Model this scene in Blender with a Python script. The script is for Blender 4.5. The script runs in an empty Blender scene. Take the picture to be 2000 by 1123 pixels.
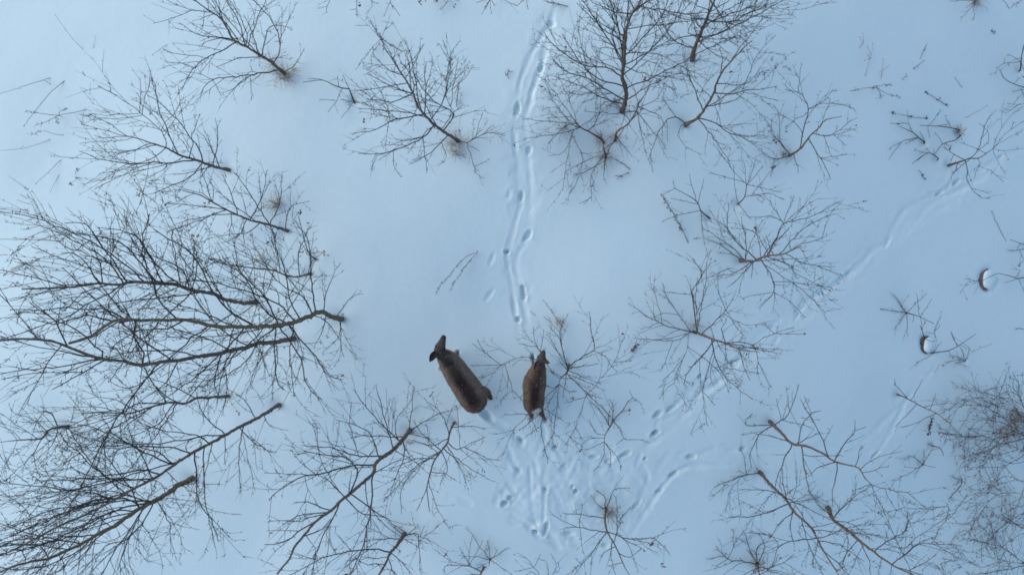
import bpy, math, random
import numpy as np
from mathutils import Vector, Matrix

# ------------------------------------------------------------------ camera, sky, sun, exposure
sc = bpy.context.scene
COL = sc.collection
CAM_H, LENS, SENSOR = 9.5, 24.0, 36.0          # a small drone looking straight down from 9.5 m
PX = 2000.0 / (CAM_H * SENSOR / LENS)           # survey pixels per metre on the ground
cam_d = bpy.data.cameras.new('camera'); cam_d.lens = LENS; cam_d.sensor_width = SENSOR
cam_d.clip_start = 0.05; cam_d.clip_end = 2000
cam = bpy.data.objects.new('camera', cam_d); COL.objects.link(cam)
cam.location = (0, 0, CAM_H); cam.rotation_euler = (0, 0, 0); sc.camera = cam

SUN_EL, SUN_AZ = math.radians(26), math.radians(160)   # azimuth measured from +x, counter-clockwise
w = bpy.data.worlds.new('World'); sc.world = w; w.use_nodes = True
nt = w.node_tree; bg = nt.nodes['Background']
sky = nt.nodes.new('ShaderNodeTexSky'); sky.sky_type = 'NISHITA'; sky.sun_disc = False
sky.sun_elevation = SUN_EL; sky.sun_rotation = math.radians(90) - SUN_AZ
sky.air_density = 1.0; sky.dust_density = .6; sky.ozone_density = 3.0
nt.links.new(sky.outputs[0], bg.inputs[0]); bg.inputs[1].default_value = 0.14
sun_d = bpy.data.lights.new('sun', 'SUN'); sun_d.energy = 1.35; sun_d.angle = math.radians(90); sun_d.color = (1.0, .97, .93)
sun = bpy.data.objects.new('sun', sun_d); COL.objects.link(sun)
sd = Vector((math.cos(SUN_EL) * math.cos(SUN_AZ), math.cos(SUN_EL) * math.sin(SUN_AZ), math.sin(SUN_EL)))
sun.rotation_euler = (-sd).to_track_quat('-Z', 'Y').to_euler(); sun.location = sd * 30
sc.view_settings.view_transform = 'Standard'; sc.view_settings.look = 'None'
sc.view_settings.exposure = 0.45; sc.view_settings.gamma = 1.0
try: sc.view_settings.use_curve_mapping = False
except Exception: pass
sc.render.engine = 'CYCLES'
sc.cycles.use_denoising = True
sc.cycles.denoising_prefilter = 'ACCURATE'
sc.cycles.filter_width = 1.7
sc.cycles.max_bounces = 6; sc.cycles.diffuse_bounces = 4

# ------------------------------------------------------------------ survey data (image-plan coordinates of the plan photograph)
TREES=[
('bare_tree','tree','slim bare tree leaning up-left,alone between the open snow corner and the crowded thicket','bare trees of the young wood',0.02,[443,331,416,325,396,318,377,311,355,305,334,294,324,289,295,280,273,272,254,267],[[400,316,390,293,373,269,355,244,326,213,310,199,289,187],[324,289,324,279,314,256,293,236,273,222,261,209,240,195,228,187,191,169],[279,225,283,191,295,155],[273,222,275,181,274,154],[273,223,232,225,207,226,173,222],[277,230,232,232,160,227],[351,302,332,265,314,222,308,195,301,168,295,155],[318,252,324,238,338,224,353,199,353,194],[254,267,232,262,199,254,160,243],[250,264,216,244,173,222],[252,268,228,268,201,271,184,266],[256,273,216,277,154,280],[293,282,265,293,232,299,207,297,179,293],[324,293,302,308,273,320,246,322,236,326,222,334,194,339],[383,317,334,318,299,317,269,320,240,320,218,314,191,311,156,296],[394,321,379,338,359,353,336,362,314,373,291,380],[418,328,392,332,365,338,332,341],[416,320,424,281,425,250,418,232],[435,313,406,279,386,254],[273,320,232,334,196,353],[406,322,392,345,375,355],[371,308,377,281,375,265,391,224]],{'tw': 0.9,'nb': 6,'Lb': 0.8}),
('bare_tree','tree','bare tree at the upper left with brown dead grass wrapped round its foot','bare trees of the young wood',0.021,[553,142,533,124,512,111,485,94,457,79,445,58,430,36,412,24,391,9,376,-3],[[412,24,373,21,333,5,315,-6],[400,24,397,55,388,61],[373,23,339,35,318,42,300,48],[457,82,421,73,385,67,350,45],[457,86,433,100,403,115,376,138,355,177],[403,115,370,108,336,104,318,94],[382,133,361,126,330,123],[542,140,494,145,451,151,415,156,391,182],[415,156,391,145,358,140],[415,157,433,189],[497,145,457,173,433,182],[491,148,492,197],[482,91,470,55,445,6,442,-6],[470,85,436,39,403,0],[479,91,482,67,470,36,451,3],[509,106,488,55,476,27],[517,103,518,73,530,51,567,53],[547,97,539,55,509,14,488,-3],[563,133,573,129,588,106,595,94],[430,39,427,0],[457,79,421,76,391,88],[509,112,470,115,424,130]],{'nb': 10,'Lb': 0.9}),
('bare_tree','tree','bushy bare tree beside the animal trail,dry weeds and leaves at its foot','bare trees of the young wood',0.021,[893,274,871,260,848,244,829,224,816,208,807,183,791,154,778,135,768,112],[[829,224,791,231,762,237,736,253,693,261],[848,248,826,269,794,285,749,300,699,300],[749,300,736,305,725,333],[864,279,845,298,829,306,800,321],[762,221,746,183,730,159],[778,231,746,205,703,176],[784,154,762,138,733,112,727,106],[791,151,768,119,752,99,743,74],[794,138,813,106,829,86],[820,180,807,154,781,122],[887,224,871,212,845,196,826,173,807,141],[895,240,887,218,872,192,871,154,879,138,876,106,866,80],[871,160,880,106,893,88],[890,199,887,160,896,112],[893,173,913,147,925,128],[871,170,845,160,832,173],[913,279,929,269,954,260,985,266],[941,261,964,244],[922,256,941,221],[916,298,929,337,943,349],[929,327,941,319,957,311],[871,289,871,308,855,325],[832,282,834,340],[832,224,832,183,829,151,832,120],[768,301,768,321,783,346],[906,289,938,295],[807,186,781,196,749,199,717,192],[845,253,813,273,771,273],[807,180,768,170,720,146]],{'nb': 16,'Lb': 1.0}),
('bare_tree','tree','longest trunk of the dense clump at top centre,running straight off the top','bare trees of the young wood',0.03,[1216,215,1223,192,1221,171,1215,150,1219,121,1221,85,1225,53,1234,28,1248,7,1259,-18],[[1234,25,1202,25,1173,14,1148,-4],[1248,18,1291,21,1341,27,1380,25],[1219,121,1184,71,1152,21,1134,0],[1219,125,1202,100,1198,36,1202,0],[1215,153,1184,132,1138,128,1073,82,1063,64],[1212,171,1162,150,1120,103,1098,68],[1209,192,1152,157,1109,142,1077,114],[1234,107,1262,68,1291,32,1305,0],[1230,100,1248,68,1259,21,1255,0],[1221,125,1269,100,1308,78],[1230,199,1269,167,1316,146],[1214,199,1177,175,1134,185,1102,178],[1214,203,1177,192,1138,171,1091,153],[1223,85,1205,53,1170,7],[1219,214,1191,199,1162,214],[1234,28,1269,0,1291,-21],[1219,85,1177,57,1127,7]],{'nb': 20,'Lb': 1.5}),
('bare_tree','tree','straight leaning tree at the top edge,right-hand trunk of the dense clump','bare trees of the young wood',0.03,[1353,114,1357,93,1371,61,1387,21,1394,4,1405,-18],[[1367,71,1397,68,1433,46,1454,0],[1371,68,1341,71,1305,78,1269,25],[1362,75,1344,64,1351,43,1376,18],[1376,39,1430,43,1462,25,1519,4],[1369,71,1412,77,1465,64,1487,59],[1358,96,1323,85,1298,53,1284,0],[1365,82,1397,107,1430,121],[1387,21,1341,0],[1380,39,1333,36,1294,18],[1390,11,1412,36,1440,78]],{'nb': 13,'Lb': 1.4}),
('bare_tree','tree','crooked bare tree forking twice,in front of the dense clump at top centre','bare trees of the young wood',0.02,[1341,244,1362,231,1380,207,1394,182,1399,164,1412,139,1430,118,1454,93,1469,80],[[1396,182,1430,183,1462,176,1483,175,1519,169],[1451,180,1483,189,1520,198],[1401,164,1419,164,1447,166,1479,157],[1451,178,1465,139,1479,107,1515,68],[1405,150,1412,114,1405,96],[1355,235,1330,246,1323,264],[1362,235,1387,235,1408,249,1440,265,1494,264],[1362,235,1390,264,1426,317],[1344,246,1316,228,1294,246,1284,264,1266,313],[1380,210,1426,199,1454,182],[1373,214,1355,171,1344,142,1333,107],[1408,249,1405,228,1394,199],[1326,264,1341,288,1373,303],[1284,264,1301,292]],{'nb': 5}),
('bare_shrub','shrub','low many-stemmed shrub hanging over the trail edge,reddish dry tuft at its foot','leafless shrubs in the snow',0.013,[1177,274,1155,260,1134,249,1113,224],[[1127,246,1091,239,1048,235,1020,233],[1127,264,1091,262,1048,267,1020,272],[1127,262,1102,296,1070,306],[1130,249,1091,214,1063,157,1047,146],[1116,228,1084,182,1059,150],[1130,256,1162,228,1198,199,1219,192],[1127,264,1109,303,1098,374],[1130,267,1138,313,1120,370],[1116,228,1066,231],[1134,249,1105,246,1073,281],[1127,249,1113,199,1091,153],[1148,256,1170,228,1173,192]],{'nb': 3,'Lb': 0.6}),
('bare_shrub','shrub',"drooping shrub at the clump's lower end,its twigs trailing down over open snow",'leafless shrubs in the snow',0.011,[1183,306,1178,285,1173,256],[[1180,303,1162,328,1155,342,1155,392],[1184,306,1180,353],[1180,310,1138,338,1120,342],[1155,385,1130,399],[1159,342,1162,374],[1180,303,1148,313,1105,335],[1178,296,1205,271,1219,249]],{'z': 0.7}),
('bare_tree','tree','thin sapling bending out of a dry tuft at the foot of the dense clump','bare trees of the young wood',0.014,[1202,272,1205,258,1227,242,1243,217,1248,203,1269,171],[[1244,214,1269,249,1280,264],[1205,271,1187,296,1180,331],[1248,214,1276,199,1305,157],[1244,214,1262,299],[1243,214,1191,224,1141,217],[1248,203,1234,167,1205,125],[1248,210,1291,228,1301,249],[1205,264,1219,285,1234,306]],{'nb': 4,'Lb': 0.7}),
('bare_tree','tree','small spreading tree standing alone right of the dense clump,one branch bent sharply down','bare trees of the young wood',0.015,[1544,303,1562,292,1583,265,1601,249,1612,235,1644,228],[[1558,290,1573,239,1578,214,1565,185,1533,175],[1578,214,1605,203,1637,203,1669,212],[1578,214,1612,196,1626,175],[1587,264,1622,265,1658,239,1674,230],[1630,265,1653,285],[1598,260,1622,196],[1544,301,1519,274,1508,262,1507,231],[1533,274,1519,214,1498,203],[1544,303,1508,310,1480,292],[1583,278,1603,310,1614,328,1622,351],[1603,312,1655,301],[1580,224,1533,249],[1512,308,1505,345],[1562,178,1564,125],[1605,264,1626,310],[1555,303,1560,337]],{'tw': 0.9}),
('bare_tree','tree','small bare tree above the far trail,four branches fanning from one fork','bare trees of the young wood',0.014,[1857,322,1885,313,1896,309,1910,310,1926,300,1939,291],[[1939,291,1951,259,1967,235,1984,216,2000,208],[1941,290,1963,263,2000,235],[1941,291,1965,272,2000,255],[1941,293,1965,294,2000,290],[1896,308,1912,290,1922,251,1928,233,1945,215],[1910,293,1932,278,1930,261,1912,241],[1924,300,1908,292,1892,284,1875,278],[1885,312,1863,302,1847,289,1840,288],[1885,316,1888,335,1888,353,1896,367,1916,386,1932,389],[1898,367,1934,379],[1912,310,1914,318,1904,337,1903,349],[1914,326,1934,333,1959,356],[1937,294,1947,312,1963,341],[1873,320,1865,335,1857,348],[1863,302,1851,325],[1896,312,1857,341],[1975,259,1979,239]],{'tw': 0.35}),
('sapling','sapling','small forked sapling with a stubby cut stem,left of the dry brown tuft','low saplings in the snow',0.008,[1806,278,1794,269,1783,259,1757,247],[[1783,259,1773,237,1771,214],[1774,245,1737,241],[1794,269,1767,275,1736,291],[1762,277,1736,310],[1804,276,1796,258],[1794,269,1769,282]],{'tw': 0.25,'low': 1}),
('sapling','sapling','short twig bent flat over the snow with a rusty clump at its root','low saplings in the snow',0.007,[1875,254,1845,248,1812,246,1796,245],[[1813,244,1828,230,1837,214],[1814,245,1816,270],[1855,250,1845,225],[1828,247,1853,243]],{'tw': 0.3,'low': 1}),
('sapling','sapling','hooked reddish sprig arching from the rusty clump towards the small twigs below','low saplings in the snow',0.007,[1877,264,1865,274,1841,282,1824,304],[[1843,280,1826,259],[1877,263,1885,253],[1845,282,1859,288]],{'tw': 0.3,'low': 1}),
('sapling','sapling','low twiggy sprig lying left of the small right-edge tree,grey seed tip','low saplings in the snow',0.006,[1833,310,1818,300,1806,302,1781,320],[[1816,300,1785,294],[1818,300,1808,288],[1821,302,1824,290],[1804,304,1792,314]],{'tw': 0.4,'low': 1}),
('bare_tree','tree','spreading bare tree right of centre,stout forked stem reaching towards the far trail','bare trees of the young wood',0.019,[1449,509,1471,510,1491,502,1515,498,1533,495,1565,480],[[1533,493,1569,476,1606,464,1611,439],[1535,497,1572,514,1603,520,1630,521],[1592,519,1647,540],[1498,493,1518,463,1530,437,1575,426,1641,395],[1518,497,1545,470,1579,439,1630,417],[1530,437,1511,405,1481,361],[1531,436,1537,415,1552,382],[1498,497,1471,453,1426,446],[1525,434,1501,422,1464,426],[1454,497,1457,463,1447,426],[1474,507,1437,470,1420,439,1423,398],[1454,507,1426,480,1372,446],[1447,507,1410,480,1376,466],[1491,514,1508,544,1511,571,1484,602],[1511,571,1538,585,1572,620],[1511,569,1477,575,1447,585],[1491,514,1531,541,1582,578,1613,613],[1545,524,1572,544,1623,568],[1498,510,1545,520,1555,541],[1472,510,1443,544,1420,561],[1491,497,1531,442],[1471,514,1437,531,1389,541],[1471,514,1469,544],[1491,551,1545,551,1626,561],[1457,503,1471,463,1491,429]],{'tw': 0.9,'nb': 8,'Lb': 0.8}),
('bare_shrub','shrub','wide many-armed shrub beside the hoofprints of the far trail,curled dead leaves on it','leafless shrubs in the snow',0.018,[1356,648,1377,656,1396,664,1417,670,1444,682,1483,688],[[1417,668,1444,668,1470,673,1477,688,1480,706,1479,730],[1470,671,1511,651,1547,639],[1511,653,1574,654],[1511,650,1490,630],[1480,709,1506,757],[1362,648,1317,641,1287,630,1259,615,1246,604],[1290,633,1288,606,1278,570,1278,542],[1287,630,1250,645],[1350,654,1320,665,1265,662,1238,661],[1350,657,1320,657,1281,667],[1368,645,1356,606,1353,570,1371,536,1353,506],[1368,645,1371,591,1379,545,1381,512],[1365,639,1359,585,1362,542],[1374,648,1396,627,1417,606,1432,579],[1417,606,1402,561,1405,530],[1417,612,1444,630,1468,636,1505,626],[1417,609,1453,657],[1350,639,1326,615,1296,567,1296,555],[1414,670,1411,642,1420,621],[1350,661,1341,688,1323,715,1293,745],[1338,694,1320,730,1317,748,1341,792],[1317,748,1299,763,1288,780],[1390,676,1362,706,1341,733,1335,753],[1387,664,1396,694,1414,733,1468,780],[1393,682,1381,724,1373,760,1376,797,1382,832],[1374,767,1396,791],[1350,679,1384,706,1408,733,1424,767],[1402,718,1483,730],[1444,685,1453,715,1464,744],[1311,667,1302,700,1290,727],[1414,673,1417,706],[1332,609,1296,612,1275,621],[1341,579,1326,573,1296,571],[1377,542,1402,533,1429,524],[1320,730,1353,754]],{'tw': 0.9,'nb': 8,'Lb': 0.7}),
('sapling','sapling','tangled little sapling with one curled twig,above the spreading tree right of centre','low saplings in the snow',0.009,[1442,398,1454,385,1459,361],[[1454,385,1474,382,1501,378,1533,390],[1440,398,1435,368,1433,321],[1459,361,1477,307],[1459,361,1435,338,1410,304,1393,280],[1464,378,1491,351,1523,316],[1459,361,1528,375],[1450,361,1386,338],[1443,400,1464,426],[1471,380,1494,388,1487,395,1479,388],[1457,365,1454,317],[1460,361,1491,324]],{'tw': 0.5,'z': 0.6}),
('sapling','sapling','small sapling pointing up-left next to the dark seeded weed stalk','low saplings in the snow',0.009,[1386,426,1369,412,1359,392,1318,368],[[1318,368,1293,382],[1320,370,1315,353],[1359,392,1345,338],[1366,395,1374,348],[1362,397,1311,388],[1369,415,1328,419,1291,434],[1367,415,1376,478]],{'tw': 0.35,'z': 0.6}),
('bare_tree','tree','bare tree with a stubby thick foot where the trail bends,lower right','bare trees of the young wood',0.022,[1506,825,1527,846,1547,866,1571,870,1602,882,1629,900,1670,911,1680,917,1690,934,1701,945],[[1632,897,1653,859,1670,841,1670,820],[1670,841,1692,834],[1673,909,1684,870],[1632,904,1631,931,1626,958,1626,986],[1632,904,1598,914,1578,931],[1677,916,1714,893,1762,882],[1687,924,1735,911],[1701,945,1670,958,1653,996],[1704,946,1735,955,1772,962,1813,996],[1701,948,1714,975,1742,1013],[1731,945,1736,972,1752,999],[1547,866,1530,904,1516,941,1513,972],[1561,864,1566,832,1585,808,1602,801],[1551,863,1585,853,1602,842],[1516,829,1540,808,1561,750],[1530,822,1516,778],[1547,801,1535,754],[1510,829,1455,829,1469,808],[1510,835,1482,849,1465,890,1469,914],[1619,890,1598,839,1561,778],[1564,873,1571,911,1581,958,1598,979],[1527,825,1571,832,1591,839],[1544,859,1510,853,1472,846],[1585,808,1571,774],[1571,887,1598,890,1646,890]],{'tw': 0.6}),
('bare_tree','tree','mossy-trunked bare tree just below the trail bend,lowest branch sweeping left','bare trees of the young wood',0.022,[1486,924,1510,951,1533,972,1551,999,1585,1030,1595,1050,1612,1081,1636,1119,1646,1139],[[1486,924,1458,926,1424,938,1395,951],[1455,928,1428,955,1416,999],[1458,926,1453,893,1445,876],[1585,1030,1632,1020],[1537,986,1482,1006,1424,1011],[1544,979,1571,975,1598,975],[1544,992,1544,1033,1551,1061],[1595,1054,1544,1057,1520,1071,1506,1108],[1598,1054,1639,1064,1687,1095],[1520,1071,1510,1047,1465,1040],[1530,969,1499,958,1445,955],[1547,975,1557,945,1554,904],[1595,1050,1632,1040,1649,1023],[1551,1003,1523,1020,1506,1047],[1510,958,1479,999,1469,1026],[1540,979,1530,945,1527,911],[1551,979,1585,965,1615,979],[1591,1047,1571,1013,1544,975]],{'nb': 7,'Lb': 1.0}),
('bare_tree','tree','thick-stemmed tree at the lower right running off the bottom edge,twigs bunched on its trunk','bare trees of the young wood',0.026,[1619,994,1626,1013,1653,1033,1680,1057,1707,1078,1742,1102,1772,1117,1810,1132],[[1626,1009,1598,986,1578,958],[1629,1013,1663,975,1704,945],[1632,1016,1670,1026,1704,1054],[1707,1076,1731,1057,1769,1037,1772,1003],[1776,1021,1854,1004],[1742,1100,1772,1078,1796,1062,1820,1061,1878,1064],[1820,1059,1854,991,1806,994,1762,991,1745,1009],[1731,1071,1765,1071,1789,1050,1857,1006],[1677,1054,1653,1081,1643,1108],[1680,1057,1697,1091,1701,1122],[1653,1033,1656,1064,1646,1102],[1629,1006,1639,992,1626,975],[1742,1102,1740,1122],[1772,1115,1806,1098,1830,1081],[1776,1115,1748,1047,1721,986],[1660,1040,1687,1044,1707,1057],[1820,1061,1871,1088],[1670,1030,1735,1023]],{'nb': 8,'Lb': 0.9}),
('bare_tree','tree','bare tree rising below the larger deer,stout crooked trunk running to the lower left','bare trees of the young wood',0.028,[799,842,783,863,763,882,742,897,732,907,729,924,705,945,684,963,664,979,647,996,619,1016,592,1047,575,1068,565,1091,541,1120],[[727,902,698,909,654,917,616,927,582,934,551,952,524,975],[616,927,568,924,517,924],[679,975,643,941,626,931,616,927],[664,965,626,897,619,825],[732,921,725,979,715,1040,705,1074,684,1122],[677,975,708,1003,752,1011],[677,958,701,917,684,897,633,887,575,885],[752,890,694,890,654,876,592,870],[790,849,725,851,677,842],[763,876,749,808,735,757],[780,859,746,829,705,781,691,760],[797,839,841,815,884,800],[797,842,804,798,807,754],[773,863,773,822,804,781,809,754],[790,859,790,887,773,934,763,962],[664,982,650,1013,626,1054,609,1122],[647,999,602,979,575,979],[643,1003,599,1003,551,1023],[739,924,773,900,807,890],[698,894,684,829,688,784],[742,897,718,842,657,818],[619,1016,555,1057,517,1062],[592,1050,630,1033,647,1013],[688,965,722,992,756,1013,790,1037],[599,941,599,972,555,1040],[790,863,800,887,804,904],[793,849,824,853,848,863]],{'nb': 6,'Lb': 1.1}),
('bare_tree','tree',"thin wavy tree nearest below the larger deer's rump",'bare trees of the young wood',0.015,[886,827,879,842,874,863,862,880,848,900,841,921,834,952,836,975,839,999],[[874,865,892,878,906,873,940,890,978,900],[899,873,897,839,891,791],[906,873,933,859,944,856],[868,876,903,904,954,936],[858,887,817,911,790,941,783,958],[862,883,817,907,752,975],[841,924,868,924,892,938],[862,880,824,846,807,822],[834,952,814,996],[879,846,862,808,828,778],[879,836,923,832,947,839],[855,894,807,897,759,917],[783,958,783,1003],[875,859,841,870,807,859],[862,883,875,911,858,945]],{'nb': 3,'tw': 0.8}),
('bare_tree','tree','bare trunk slanting out of the frame at the bottom,left of the little bottom-edge shrub','bare trees of the young wood',0.026,[788,1045,776,1064,763,1078,752,1102,739,1124,729,1143],[[763,1076,725,1071,691,1076,643,1083,606,1102,565,1123],[783,1052,739,1052,705,1059],[790,1042,817,1044,817,1064,821,1098,822,1123],[816,1062,829,1025],[819,1061,862,1021],[770,1081,790,1102,804,1123],[763,1061,705,1023],[754,1100,718,1102,691,1088],[788,1044,759,1020,752,1010],[797,1044,810,1030,804,1010]],{'nb': 5}),
('bare_tree','tree','thickest tree of the left thicket,its bare foot reaching out towards the larger deer','bare trees of the young wood',0.032,[665,623,648,619,632,610,616,612,587,625,562,633,538,636,497,638,452,638,415,637,394,631,361,625,321,625,267,625,221,627,178,656,135,670],[[363,624,331,641,271,645,214,681],[267,625,228,631,185,656,135,673],[249,624,199,602,150,602,21,606],[221,627,171,616,107,631,62,622],[542,635,509,569,468,533,456,471],[607,608,591,578,546,553,497,483],[616,606,609,553,603,475,579,434],[656,606,681,586,708,572],[636,602,640,561,663,516],[663,627,661,656,628,692],[546,639,587,701,599,750,630,783],[562,639,616,696,640,733,669,740],[538,643,538,733,554,762],[497,643,443,602,415,569,374,496,300,447],[538,639,472,688,382,733],[562,633,513,602,480,545,435,504],[476,641,435,692,419,733],[587,627,566,586,554,520,529,467],[562,635,583,668,570,709],[636,610,628,651,611,680],[663,623,665,688]],{'nb': 12,'Lb': 1.8,'tw': 0.9}),
('bare_tree','tree','long tree of the left thicket,its grey-brown trunk lying just under the thickest one','bare trees of the young wood',0.03,[570,662,538,668,505,671,480,678,452,684,431,690,394,696,349,703,300,709,278,713,256,709,232,704,207,702,178,695,132,677,100,666,46,662,0,665],[[201,700,199,688,153,645,110,627,61,592],[199,704,157,709,107,716,0,730],[207,706,164,727,100,760],[281,711,281,691,264,659,264,631,221,588,185,538],[289,706,285,670,271,634],[281,716,274,752],[132,679,110,627,89,606,61,590],[431,696,382,737,300,791],[464,684,435,729,423,791],[167,727,82,727,0,741],[538,668,505,709,480,770],[480,676,529,627,566,602],[452,684,402,660,341,643,300,627],[505,672,476,709,402,754],[435,692,419,750,435,783],[538,668,542,709,529,754],[349,703,320,750,275,783]],{'nb': 12,'Lb': 1.8,'tw': 0.9}),
('bare_tree','tree','tree at the upper side of the left thicket,arched tip and far-reaching twigs','bare trees of the young wood',0.028,[497,590,476,592,435,584,419,574,382,569,353,559,325,553,346,556,313,552,278,551,249,552,228,556,192,554,135,561,43,565],[[189,554,135,556,103,559],[135,561,89,570,18,588],[128,558,71,524,21,502],[246,552,228,520,199,481,167,435,128,437],[242,552,214,513,185,492,110,451],[199,545,157,502,121,495],[303,551,249,485,214,467,146,454],[321,549,292,502,242,421],[356,559,306,517,264,460,199,445],[374,563,356,527,303,502,249,478],[192,542,142,520,61,508],[385,574,321,581,249,588,185,599],[249,556,214,588,199,645],[214,559,160,574,125,609],[321,554,285,592,264,616],[356,559,342,495,335,453],[378,563,385,510,378,467],[435,584,407,537,374,483]],{'nb': 11,'Lb': 1.7,'tw': 0.9}),
('bare_tree','tree','slender bare tree between the lone upper-left tree and the thicket,beside a dry grass tuft','bare trees of the young wood',0.018,[558,450,521,438,488,430,464,420,443,410,415,395,390,381,357,373],[[464,420,419,420,341,438],[443,412,382,432,325,453],[529,438,505,406,480,365,456,336],[488,430,513,381,521,336],[525,440,538,471,542,520],[443,410,419,406,329,397],[415,395,382,373,308,373],[464,418,452,381,435,340],[529,438,546,393,550,340],[505,434,480,455,423,459],[558,449,566,406,603,393],[415,395,402,360,394,328],[484,428,464,463,435,475]],{'nb': 5,'Lb': 0.9}),
('bare_tree','tree','thin curved sapling tree above the thickest trunk of the left thicket','bare trees of the young wood',0.013,[603,535,579,541,554,536,534,528,497,524,443,516,407,504],[[546,533,542,496,529,467,534,447],[583,537,583,492,599,451],[603,533,611,508,632,492],[529,528,497,508,456,492],[480,522,456,553,423,569],[554,537,587,569,603,602],[497,524,488,488,464,475],[534,528,521,569,497,586]],{'nb': 5,'Lb': 0.8}),
('bare_shrub','shrub',"scrubby little shrub with crumpled brown leaves on the thicket's snow side",'leafless shrubs in the snow',0.009,[616,506,603,494,593,463,583,422],[[603,494,632,492],[605,496,587,475],[593,463,605,442],[587,438,575,430,583,414],[613,504,607,537]],{'z': 0.7,'leaf': 10}),
('bare_tree','tree','wavy-trunked tree low in the left thicket with branches combed towards the frame edge','bare trees of the young wood',0.02,[442,774,409,776,382,778,362,788,334,786,300,793,269,803,246,808,205,805,160,808],[[246,807,191,795,102,795],[297,795,239,839,191,876],[269,805,218,778,157,778],[382,778,327,750,273,733],[341,788,307,829,256,853],[362,788,392,747,409,730],[334,786,263,791,205,829,136,853],[239,808,171,829,85,842],[409,776,396,808,399,829],[440,774,433,815],[205,805,143,829,61,890]],{'nb': 8,'Lb': 1.6,'tw': 0.85}),
('bare_tree','tree','long pale trunk slanting below the left thicket,its foot bare in open snow','bare trees of the young wood',0.024,[542,792,500,818,471,832,440,849,409,866,375,885,341,907,314,926,293,938,263,953,225,975,171,1003,116,1026,51,1061,0,1084],[[375,883,341,875,300,871,239,873,205,876],[406,863,382,849,324,842,266,822],[341,905,307,883,259,870,218,853],[297,934,225,938,136,957,92,950,17,945],[297,934,283,900,259,856],[437,849,440,907],[481,842,467,883,469,951],[484,849,491,924,498,958],[380,887,382,931,389,979,413,1013,426,1054],[416,866,396,945],[341,911,280,883,205,842,153,829],[263,955,211,931,171,900,102,829],[252,958,164,986,92,1026,0,1064],[218,979,102,996,0,1037],[515,805,525,829,563,839],[396,945,430,945],[314,926,266,917,191,931,136,914],[440,849,396,808,382,760],[225,975,150,958,68,965],[500,818,477,781,443,760]],{'nb': 10,'Lb': 1.6,'tw': 0.85}),
('bare_tree','tree','lowest and stoutest trunk on the left,dark knot and broom of branches halfway','bare trees of the young wood',0.036,[372,936,351,946,324,965,300,979,273,992,249,1009,218,1030,184,1047,160,1061,126,1076,95,1090,61,1096,27,1105,0,1117],[[300,975,225,979,136,996,34,1040],[297,979,239,992,171,1023,85,1061,0,1081],[263,999,205,1013,150,1040,68,1067],[191,1044,130,1050,44,1074,0,1084],[160,1061,113,1054,44,1037,0,1020],[92,1088,78,1067,41,1061,0,1062],[82,1071,65,1064,55,999,0,958],[113,1081,126,1098,128,1123],[95,1091,68,1123],[280,996,239,1081,235,1123],[300,982,276,1023,246,1054,205,1067,153,1123],[307,979,331,1023,333,1078],[266,1006,269,1047,266,1067,290,1098],[269,1013,310,1074,317,1112],[307,982,344,1030,362,1081],[324,962,314,945,293,938],[293,982,246,962,191,917,136,842],[218,1033,150,1081,102,1123],[184,1047,164,1081,113,1115],[290,979,211,958,123,958,41,975],[239,1006,191,986,119,1006,20,1026],[269,992,252,951,205,890,171,876],[351,946,382,945,392,958],[273,992,252,975,177,979,102,1013,20,1047],[266,999,218,999,136,1033,61,1047]],{'nb': 13,'Lb': 1.8,'tw': 0.85}),
('bare_tree','tree','kinked branching sapling at the left edge,squeezed between two long thicket trunks','bare trees of the young wood',0.016,[128,833,113,834,92,842,82,856,41,859,0,863],[[113,832,102,808,87,801,65,842,82,842],[126,832,160,853,211,863],[82,858,61,890,0,948],[133,835,143,808,150,774],[92,842,68,822,20,801],[41,859,20,839,0,832],[113,835,102,870,61,904],[128,834,136,859,164,883]],{'nb': 4}),
('bare_shrub','shrub','wide low shrub whose twigs spread round and over the smaller deer','leafless shrubs in the snow',0.016,[1110,713,1107,728,1094,739,1092,750],[[1107,731,1130,750,1147,769,1173,792,1191,813],[1147,769,1173,740,1200,707,1218,660],[1147,769,1133,804,1124,834,1103,869],[1124,834,1135,857],[1112,722,1139,695,1160,684,1156,653,1151,610],[1160,684,1182,698,1194,716,1206,727],[1112,722,1151,713,1169,710],[1200,706,1233,705],[1103,722,1097,677,1088,653,1070,635],[1097,677,1094,641,1109,612],[1106,716,1082,674,1070,653],[1094,750,1079,774,1060,804,1015,840],[1094,747,1067,774,1042,801,1006,837,992,865],[1094,750,1088,789,1082,837,1077,857],[1094,750,1082,759,1064,754,1027,737],[1070,801,1100,822],[1057,804,1057,843,1070,898],[1112,731,1142,744,1182,762],[1039,816,1048,843],[1094,753,1112,765,1127,765],[1147,771,1176,777],[1142,774,1100,789],[1094,740,1070,722,1042,700,1024,697,1000,703,979,713,964,728,936,737],[979,713,942,686,923,672],[945,689,932,665],[979,715,918,713],[985,715,994,737,1000,762,976,781],[1000,762,1021,780,1027,798],[1082,728,1048,677,1042,639],[1048,677,1012,671],[1062,683,1062,645],[1030,807,986,808],[1021,774,1036,759,1051,750]],{'zl': [0.0,0.45,0.95,1.05],'tw': 0.9,'kmin': 0.1,'nb': 6,'Lb': 0.7}),
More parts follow.
